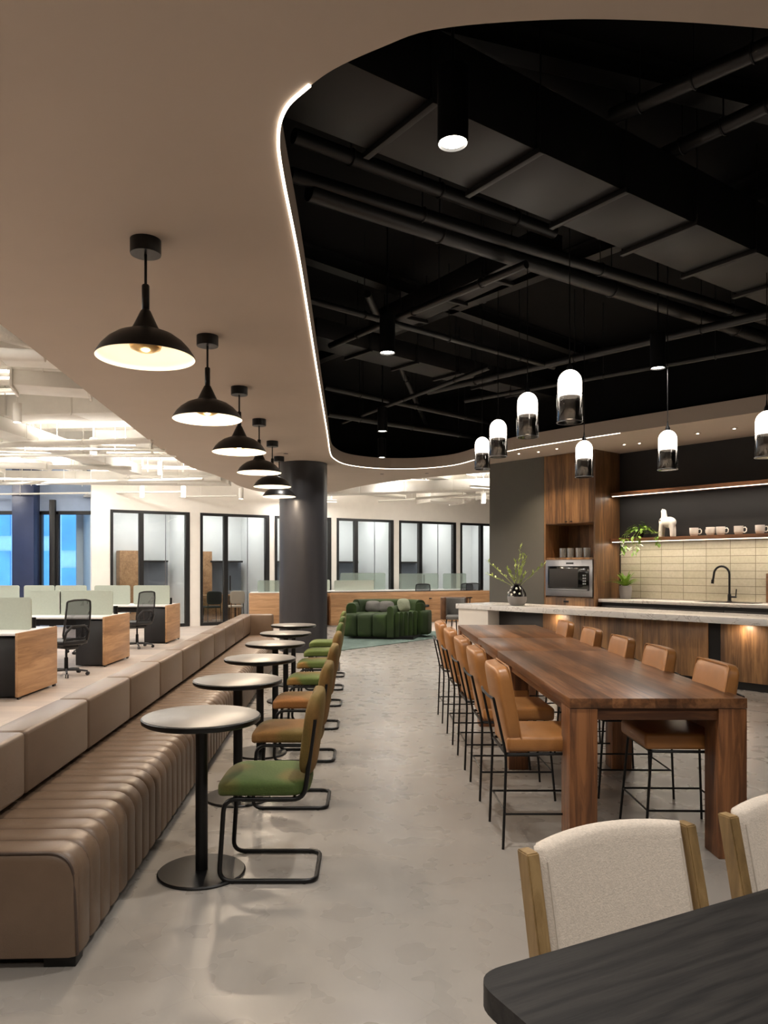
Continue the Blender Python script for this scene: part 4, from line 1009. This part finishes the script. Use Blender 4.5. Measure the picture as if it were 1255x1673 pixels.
def make_office_chair():
    "faces +Y"
    t = thing('office_chair', '', 'office chair', (0, 0, 0), 0, 'black mesh office chairs at the desk rows')
    for k in range(5):
        a = 2*PI*k/5+.3; c, s_ = math.cos(a), math.sin(a)
        MB().tube([(0, 0, .085), (c*.15, s_*.15, .08), (c*.29, s_*.29, .062)], .020, 8, r2=.012).build('base_arm', 'black_plastic', t)
        m = MB()
        for q in (-.014, .014): m.lathe([(.026, -.008), (.026, .008)], 12, M=Matrix.Translation((c*.29-s_*q, s_*.29+c*q, .027)) @ Matrix.Rotation(a, 4, 'Z') @ Matrix.Rotation(PI/2, 4, 'X'))
        m.build('caster', 'black_plastic', t)
    MB().lathe([(.035, .07), (.028, .11), (.026, .25), (.016, .26), (.016, .40)], 16).build('gas_lift', 'black_metal', t)
    MB().box(-.10, .10, -.14, .10, .38, .43, .01).build('tilt_mechanism', 'black_plastic', t)
    m = MB(); m.cushion(.48, .47, .08, 5); m._x(m.bm.verts[:], Matrix.Translation((0, .02, .47))); m.build('seat', 'black_plastic', t, ang=80)
    # backrest: bent frame and mesh
    def bp(u, z): 
        yy = -.19-.10*((z-.5)/.55)-.03*math.sin((z-.5)/.55*PI)+.03*abs(u)**2; return Vector((u*.215*(1-.10*((z-.5)/.55)), yy, z))
    fr = [bp(-.8, .52), bp(-.95, .58), bp(-1, .75), bp(-1, .95), bp(-.98, 1.04), bp(-.5, 1.06), bp(.5, 1.06), bp(.98, 1.04), bp(1, .95), bp(1, .75), bp(.95, .58), bp(.8, .52)]
    m = MB(); m.tube(fillet(fr, .02, 3, True), .013, 8, True); m.build('back_frame', 'black_plastic', t, ang=60)
    m = MB(); rows = []
    for j in range(9):
        z = .53+.52*j/8; rows.append([m.bm.verts.new(bp(-.95+1.9*i/6, z)) for i in range(7)])
    for A, B in zip(rows, rows[1:]):
        for i in range(6): m.bm.faces.new((A[i], A[i+1], B[i+1], B[i]))
    sd_ = bmesh.ops.solidify(m.bm, geom=m.bm.faces[:], thickness=.006); m.build('back_mesh', 'mesh_fabric', t, ang=80)
    m = MB(); m.tube([(-.15, -.10, .42), (-.19, -.20, .50), (-.19, -.24, .62), (-.10, -.25, .70), (.10, -.25, .70), (.19, -.24, .62), (.19, -.20, .50), (.15, -.10, .42)], .018, 8); m.build('back_support', 'black_plastic', t, ang=60)
    for s_ in (-1, 1):
        MB().tube(fillet([(s_*.20, 0, .42), (s_*.27, 0, .44), (s_*.27, -.02, .66)], .04, 4), .015, 8).build('arm_post', 'black_plastic', t, ang=60)
        m = MB(); m.cushion(.075, .25, .03, 5); m._x(m.bm.verts[:], Matrix.Translation((s_*.27, .02, .67))); m.build('armrest', 'black_plastic', t, ang=80)
    return t
pane('mesh_fabric', (.45, .45, .47), .02, .5, .35, (.05, .05, .055))
oc = make_office_chair()
for k, (x, y, rz, lb) in enumerate(((-4.20, 10.42, 1.05, 'black mesh office chair between the nearest and middle desk rows'), (-4.33, 14.05, 1.05, 'black mesh office chair between the middle and farthest desk rows'),
                                    (-4.30, 8.02, .8, 'black mesh office chair cut by the left edge of the frame'), (-5.0, 13.2, 2.9, 'black mesh office chair behind the middle desk row'), (-5.5, 10.2, 2.7, 'black mesh office chair facing the nearest desk row from behind'))):
    o = oc if k == 0 else copy_tree(oc); o['label'] = lb; o.location = (x, y, 0); o.rotation_euler = (0, 0, rz)
# things on the desks
t = thing('desk_tray', 'black wire letter tray on the middle desk row', 'tray', px(106, 1001, .755), 0)
m = MB()
for z in (.005, .06, .11):
    m.tube([(-.1, -.12, z), (.1, -.12, z), (.1, .12, z), (-.1, .12, z)], .004, 5, True)
m.box(-.1, .1, -.12, .12, 0, .004); m.build('wire_frame', 'black_metal', t)
for (sx, sy) in ((-.1, -.12), (.1, -.12), (.1, .12), (-.1, .12)): MB().tube([(sx, sy, 0), (sx, sy, .115)], .004, 5).build('post', 'black_metal', t)
for k, (x, y, lb, Yc) in enumerate(((189, 1000, 'black pen cup at the end of the middle desk row', 12.1), (281, 984.5, 'black pen cup at the end of the farthest desk row', 15.4), (54, 1011, 'black pen cup seen past the nearest divider screen', 9.3))):
    p = Vector(((x-VX)*Yc/FPX, Yc, .755)); p.x = min(p.x, -4.06); t = MB().lathe([(.035, 0), (.035, .13), (.031, .13), (.031, .01), (0, .01)], 16, cap=False).build('pen_cup', 'black_metal'); t.location = p; tag(t, lb, 'pen cup')

# ---- long oak fronted desks behind the sofa
def long_desk(x0, y0, x1, y1, label, screens, name='reception_desk', w0=1.0, w1=1.75):
    a, b = Vector((x0, y0)), Vector((x1, y1)); d = b-a; L = d.length
    t = thing(name, label, 'desk', (x0, y0, 0), math.atan2(d.y, d.x))
    MB().box(0, L, 0, .04, .02, .86, .003).build('front_panel', 'oak', t); MB().box(.01, L-.01, w0, w1, .845, .875, .003).build('worktop', 'desk_white', t)
    MB().box(0, .04, .04, w1, .02, .844).build('side_panel', 'oak', t, smooth=False); MB().box(L-.04, L, .04, w1, .02, .844).build('side_panel', 'oak', t, smooth=False)
    MB().box(.05, L-.05, w0+.1, w0+.14, 0, .844).build('modesty_panel', 'dark_panel', t, smooth=False)
    for (u0, u1, v, z1, mt) in screens:
        m = MB(); m.prism(rounded_rect(u0, u1, .875, z1, .05, 4), -.008, .008, M=Matrix.Translation((0, v+w0-.15, 0)) @ Matrix.Rotation(PI/2, 4, 'X')); m.build('divider_screen', mt, t, ang=40)
    return t
long_desk(-.93, 19.2, 3.7, 21.3, 'long oak fronted desk behind the green sofa', [(.55, 1.75, .30, 1.16, 'screen_felt'), (.05, .5, .5, 1.18, 'screen_felt'), (.9, 2.3, .7, 1.36, 'green_glass'), (2.7, 4.0, .6, 1.34, 'green_glass'), (4.1, 4.9, .5, 1.34, 'green_glass')])
long_desk(-3.0, 18.95, -1.05, 19.15, 'short oak fronted desk partly hidden by the column', [(.2, .95, .30, 1.18, 'green_glass'), (1.1, 1.8, .2, 1.16, 'green_glass')], w0=.2, w1=.75)
for k, (x, Y, rz, lb) in enumerate(((690, 20.2, 2.9, 'black mesh office chair behind the long oak desk, left one'), (757, 20.75, 2.4, 'black mesh office chair behind the long oak desk, middle one'), (779, 20.95, 3.2, 'black mesh office chair behind the long oak desk, next to the grey wall'))):
    copy_tree(oc, loc=((x-VX)*Y/FPX, Y+.35, 0), rz=rz, label=lb)

# ---- sofa
P0 = Vector((.44, 15.5)); ex = Vector((.79, -.61)).normalized(); SA = math.atan2(ex.y, ex.x)
t = thing('curved_sofa', 'dark green velvet curved sofa with channelled sides on the rug', 'sofa', (P0.x, P0.y, .0), SA+.42)
t.scale = (.72, .92, 1)
# local frame: x to the right along the front, y away from the camera
def loaf(path, thick, z0, z1, r=.07):
    hw = thick/2; prof = [(-hw, z0), (hw, z0)]
    for k in range(7): a = k*PI/12; prof.append((hw-r+r*math.cos(a), z1-r+r*math.sin(a)))
    for k in range(7): a = PI/2+k*PI/12; prof.append((-hw+r+r*math.cos(a), z1-r+r*math.sin(a)))
    m = MB(); m.sweep(prof, path); return m
bk = spline([(-1.24, .40, 0), (-1.34, .75, 0), (-1.2, 1.15, 0), (-.75, 1.42, 0), (-.15, 1.5, 0), (.35, 1.42, 0), (.66, 1.15, 0), (.74, .9, 0)], 5, False)
nb = len(bk); per = 4
for k in range(0, nb-1, per):
    seg = bk[k:min(k+per+1, nb)]
    zt = .80 if 4 < k < nb-6 else .74
    loaf([(p.x, p.y) for p in seg], .30, .06, zt, .11).build('back_channel', 'sofa_velvet', t, ang=70)
for a, b in ((-1.38, -.95), (-.95, -.50), (-.50, -.04)):
    m = MB(); m.cushion(b-a+.01, 1.2, .48, 10); m._x(m.bm.verts[:], Matrix.Translation(((a+b)/2, .60, .29))); m.build('seat_section', 'sofa_velvet', t, ang=70)
m = loaf([(.05, .0), (.07, .5), (.12, .95)], .19, .06, .70, .085); m.build('arm', 'sofa_velvet', t, ang=70)
for k in range(6):
    f = k/5; x = .22+.10*k; m = loaf([(x+.0, .12+.14*k), (x+.02, 1.3)], .115, .06, .57, .05); m.build('side_channel', 'sofa_velvet', t, ang=70)
MB().box(-1.1, .7, .15, 1.4, 0, .07).build('plinth', 'black_metal', t, smooth=False)
# end block on the right
m = MB(); m.cushion(.26, .62, .52, 8); m._x(m.bm.verts[:], Matrix.Translation((.88, 1.05, .32))); m.build('end_section', 'sofa_velvet', t, ang=70)
SM = Matrix.Translation((P0.x, P0.y, 0)) @ Matrix.Rotation(SA+.42, 4, 'Z') @ Matrix.Diagonal((.72, .92, 1, 1))
def pillow(loc, rz, tilt, sz, mat, label):
    p = SM @ Vector(loc); m = MB(); m.cushion(sz[0], sz[2], sz[1], 3.0)
    for v in m.bm.verts:
        e = max(abs(v.co.x)/(sz[0]/2), abs(v.co.z)/(sz[1]/2)); v.co.y *= max(.25, 1-.6*e*e)
    o = m.build('throw_pillow', mat); o.location = p; o.rotation_euler = (tilt, 0, SA+.42+rz); tag(o, label, 'pillow'); return o
pillow((-.80, 1.15, .64), .05, -.25, (.36, .26, .18), 'pillow_grey', 'grey patterned throw pillow, left of the pair on the sofa')
pillow((-.38, 1.16, .64), -.05, -.25, (.36, .26, .18), 'pillow_grey', 'grey patterned throw pillow, right of the pair on the sofa')
pillow((.30, .62, .70), .9, -.2, (.34, .30, .15), 'pillow_light', 'pale green throw pillow behind the sofa arm')
# rug
rg = [px(x, y, 0) for x, y in ((545, 1066), (552, 1064), (715, 1043), (712, 1032), (600, 1030), (549, 1034))]
m = MB(); m.prism([(p.x, p.y) for p in rg], 0.002, .012); tag(m.build('area_rug', 'rug', smooth=False), 'grey green area rug under the sofa', 'rug')
# lounge chair by the island end
p = Vector(((742-VX)*16.4/FPX, 16.4, 0))
t = thing('lounge_chair', 'small wooden backed lounge chair between the oak desk and the island', 'chair', p, .4)
arc_ = [(-.28*math.cos(a), .28*math.sin(a)) for a in [PI*k/14-.3 for k in range(18)]][::-1]
loaf(arc_, .04, .38, .86, .018).build('backrest', 'shelf_wood', t, ang=60)
loaf([(x*.88, y*.88) for x, y in arc_], .035, .42, .84, .016).build('back_pad', 'pillow_grey', t, ang=60)
m = MB(); m.cushion(.5, .5, .1, 4); m._x(m.bm.verts[:], Matrix.Translation((0, 0, .42))); m.build('seat', 'pillow_grey', t, ang=70)
for k in range(4):
    a = PI/4+PI/2*k; MB().tube([(.16*math.cos(a), .16*math.sin(a), .39), (.24*math.cos(a), .24*math.sin(a), 0)], .014, 8).build('leg', 'black_metal', t)
# small meeting table and stools inside the second glazed room
p = g0+GD*(GL(372)+.1)+GN*1.3
t = thing('meeting_table', 'small oak table inside the second glazed room', 'table', (p.x, p.y, 0), GA)
MB().box(-.55, .55, -.3, .3, .72, .75, .004).build('tabletop', 'oak', t)
for sx in (-.5, .5):
    for sy in (-.25, .25): MB().box(sx-.02, sx+.02, sy-.02, sy+.02, 0, .72).build('leg', 'black_metal', t, smooth=False)
for k, dx in enumerate((-.3, .35)):
    q = p+GD*dx-GN*.62; t = thing('side_chair', ['black chair at the meeting table in the glazed room, left one', 'cream chair at the meeting table in the glazed room, right one'][k], 'chair', (q.x, q.y, 0), GA)
    mt = ['black_plastic', 'cream_fabric'][k]
    m = MB(); m.cushion(.42, .42, .06, 5); m._x(m.bm.verts[:], Matrix.Translation((0, 0, .45))); m.build('seat', mt, t, ang=70)
    m = MB(); m.cushion(.42, .05, .36, 5); m._x(m.bm.verts[:], Matrix.Translation((0, -.2, .70))); m.build('backrest', mt, t, ang=70)
    for sx in (-.17, .17):
        for sy in (-.19, .17): MB().tube([(sx, sy, .44 if sy > 0 else .62), (sx*1.1, sy*1.1, 0)], .011, 6).build('leg', 'black_metal', t)

# ================================================================== WHITE OFFICE CEILING
def lamp_bar(x, y, z, L, rz, label, W_=.07, up=True):
    t = thing('linear_lamp', label, 'linear lamp', (x, y, z), rz, 'suspended linear lamps over the office')
    MB().box(-L/2, L/2, -W_/2, W_/2, 0, .05, .003).build('housing', 'white_service', t)
    MB().box(-L/2+.02, L/2-.02, -W_/2+.01, W_/2-.01, .05, .056).build('up_diffuser', 'office_lamp', t, smooth=False)
    MB().box(-L/2+.02, L/2-.02, -W_/2+.01, W_/2-.01, -.006, 0).build('down_diffuser', 'office_lamp', t, smooth=False)
    area('uplight', (0, 0, .07), L*.9, E_OFFICE*.62, (1, .94, .86), t, (PI, 0, 0), 'RECTANGLE', sy=W_*.9); area('downlight', (0, 0, -.015), L*.9, E_OFFICE*.38, (1, .95, .89), t, shape='RECTANGLE', sy=W_*.9)
    for s_ in (-1, 1): MB().tube([(s_*L*.4, 0, .05), (s_*L*.4, 0, 4.095-z)], .004, 5).build('suspension', 'white_service', t)
k = 0
for j, y in enumerate((6.2, 9.0, 11.7, 14.8, 17.3, 3.4)):  # final entry: unseen lamp row, added to brighten the near office ceiling
    for i, x in enumerate((-4.5, -6.9, -9.9)):
        lamp_bar(x, y, 3.80 if (i, j) not in ((1, 4), (0, 2)) else 3.45, 1.7, [.1, -.15, .2, .05][k % 4], 'slim white linear lamp, %s over the office, %s to the bench' % (('first row', 'second row', 'third row', 'fourth row', 'last row', 'unseen row added left of the viewpoint')[j], ('nearest', 'middle', 'farthest')[i])); k += 1
for j, (x, y) in enumerate(((-1.6, 20.2), (.9, 18.2), (3.0, 17.0), (2.2, 20.3), (4.2, 19.0))):
    lamp_bar(x, y, 3.62 if j % 2 else 3.3, 1.6, .5 if x > 0 else .2, 'slim white linear lamp beyond the sofa, ' + ('behind the column', 'straight above the sofa', 'beside the grey wall', 'above the long oak desk', 'close to the last glazed room')[j]); k += 1
rn = random.Random(11)
# big painted ducts and beams
def wduct(a, b, wd, h, label, n): return duct(a, b, wd, h, label, n, 'white_service', False, ceil=4.1)
wduct((-2.9, 8.2, 3.72), (-12, 6.2, 3.72), .5, .34, 'large white duct above the nearest desk row', 9)
wduct((-3.1, 10.6, 3.66), (-12, 11.9, 3.66), .6, .3, 'large white duct above the middle desk row', 9)
wduct((-3.3, 14.0, 3.7), (-12, 12.9, 3.7), .45, .3, 'white duct between the middle and farthest desk rows', 8)
wduct((-5.9, 5.0, 3.45), (-4.9, 15.6, 3.45), .4, .2, 'long white duct running away above the desk ends', 12)
wduct((-3.1, 16.9, 3.38), (-12, 16.2, 3.38), .5, .25, 'white duct close to the window wall', 8)
wduct((-1.2, 19.0, 3.35), (6.5, 16.6, 3.35), .55, .25, 'white duct beyond the sofa', 7)
wduct((.9, 16.6, 3.62), (5.0, 23, 3.62), .4, .22, 'white duct running away beside the kitchen wall', 6)
def wbeam(x0, y0, x1, y1, wd, z0, label):
    d = Vector((x1-x0, y1-y0)); t = MB().box(0, d.length, -wd/2, wd/2, z0, 4.1, .01, 1).build('ceiling_beam', 'white_rough'); t.location = (x0, y0, 0); t.rotation_euler = (0, 0, math.atan2(d.y, d.x)); tag(t, label, 'beam')
wbeam(-2.95, 7.2, -15, 5.6, .35, 3.86, 'rough white concrete beam nearest the camera'); wbeam(-3.15, 9.6, -15, 9.6, .3, 3.88, 'rough white concrete beam above the desk gap')
wbeam(-3.3, 12.6, -15, 14.4, .3, 3.88, 'rough white concrete beam farther over the office'); wbeam(-3.1, 15.7, -15, 15.6, .3, 3.88, 'rough white concrete beam close to the glazed rooms')
wbeam(-8.4, -2, -7.2, 18.8, .3, 3.90, 'long rough white beam running toward the windows')
for k in range(18):
    y = 5.6+.78*k; x0 = -2.95-.02*k-(.1 if y < 15 else 0); z = rn.uniform(3.5, 3.85) if y < 11 else rn.uniform(3.25, 3.6); L = rn.uniform(3, 8.5); sl = rn.uniform(-.5, .5); x0 -= rn.choice((0, 0, 1.2, 2.5))
    vpipe((x0, y, z), (x0-L, y+sl*L*.4, z), rn.choice((.022, .03, .045, .06)), 'white painted pipe among the services over the office', 'white_service', 'white painted pipes over the office', hang=True, ceil=4.1)
for k in range(7):
    x = -.6+.9*k; y = 19.4-.45*k+(k % 2)*.8; vpipe((x, y, rn.uniform(3.15, 3.5)), (x+rn.uniform(1.2, 3), y+rn.uniform(-.8, .6), 3.3), rn.choice((.022, .03, .05)), 'white painted pipe among the services beyond the sofa', 'white_service', 'white painted pipes beyond the sofa', ceil=4.1)
for k, (x, y, z, a, L, wd, h, lb) in enumerate(((-4.4, 6.9, 3.55, .1, 1.1, .6, .4, 'white fan unit above the nearest desk row end'), (-3.75, 8.9, 3.6, .3, .8, .5, .36, 'white fan unit close to the bench side of the office ceiling'),
        (-6.6, 8.5, 3.5, -.1, 1.3, .7, .42, 'large white fan unit over the nearest desks'), (-6.3, 10.2, 3.62, .5, 1.0, .6, .3, 'white fan unit over the desk gap'), (-4.3, 13.2, 3.6, .2, .9, .5, .32, 'white fan unit between the middle and farthest desks'),
        (-8.2, 15.2, 3.5, .0, 1.3, .6, .3, 'white fan unit hanging near the windows'), (1.9, 19.4, 3.2, .5, 1.0, .6, .34, 'white fan unit beyond the sofa'), (3.3, 18.9, 3.25, .4, .9, .5, .3, 'white fan unit near the last glazed rooms'))):
    t = thing('fan_unit', lb, 'air unit', (x, y, z), a, 'white fan units in the office ceiling')
    MB().box(-L/2, L/2, -wd/2, wd/2, 0, h, .01).build('casing', 'white_service', t); MB().box(-L/2-.03, -L/2, -wd/2-.03, wd/2+.03, -.03, h+.02, .004).build('flange', 'white_rough', t); MB().box(L/2, L/2+.03, -wd/2-.03, wd/2+.03, -.03, h+.02, .004).build('flange', 'white_rough', t)
    for s_ in (-1, 1):
        for q in (-1, 1): MB().tube([(s_*L*.4, q*wd*.4, h), (s_*L*.4, q*wd*.4, 4.1-z)], .006, 5).build('hanger', 'white_service', t)
    MB().tube([(L/2+.02, 0, h/2), (L/2+.3, .05, h/2+.02), (L/2+.6, .3, h/2), (L/2+.8, .7, h/2+.02)], .10, 14).build('flexible_duct', 'white_rough', t, ang=60)
wc = [(153, 742, 3.35), (28, 690, 3.5), (262, 775, 3.45), (300, 812, 3.2), (394, 815, 3.2), (232, 812, 3.2), (790, 822, 3.2), (66, 735, 3.4)]
for k, (x, y, z) in enumerate(wc):
    p = px(x, y, z); 
    if p.y > GW(p.x)-.4 or p.y > 18.8: p = Vector((p.x*17.5/p.y, 17.5, CH+(z-CH)*17.5/p.y))
    t = thing('cylinder_spotlight', 'white cylinder spotlight ' + ('above the nearest desk row, large in view', 'at the left edge of the frame', 'over the first glazed room', 'over the gap between the first two glazed rooms', 'over the second glazed room', 'over the left half of the first glazed room', 'beside the grey kitchen wall', 'over the left office windows')[k], 'spotlight', p, 0, 'white cylinder spotlights over the office')
    MB().lathe([(.055, 0), (.06, .005), (.06, .26)], 24).build('housing', 'white_service', t); MB().cyl((0, 0), .012, .26, 4.1-p.z, 8).build('rod', 'white_service', t); MB().cyl((0, 0), .045, -.003, .004, 16).build('lens', 'spot_dot', t)

for o in list(bpy.data.objects):
    if o.type == 'EMPTY' and o.get('label') == '' : print('NOLABEL', o.name)
    if o.get('group') == '': del o['group']
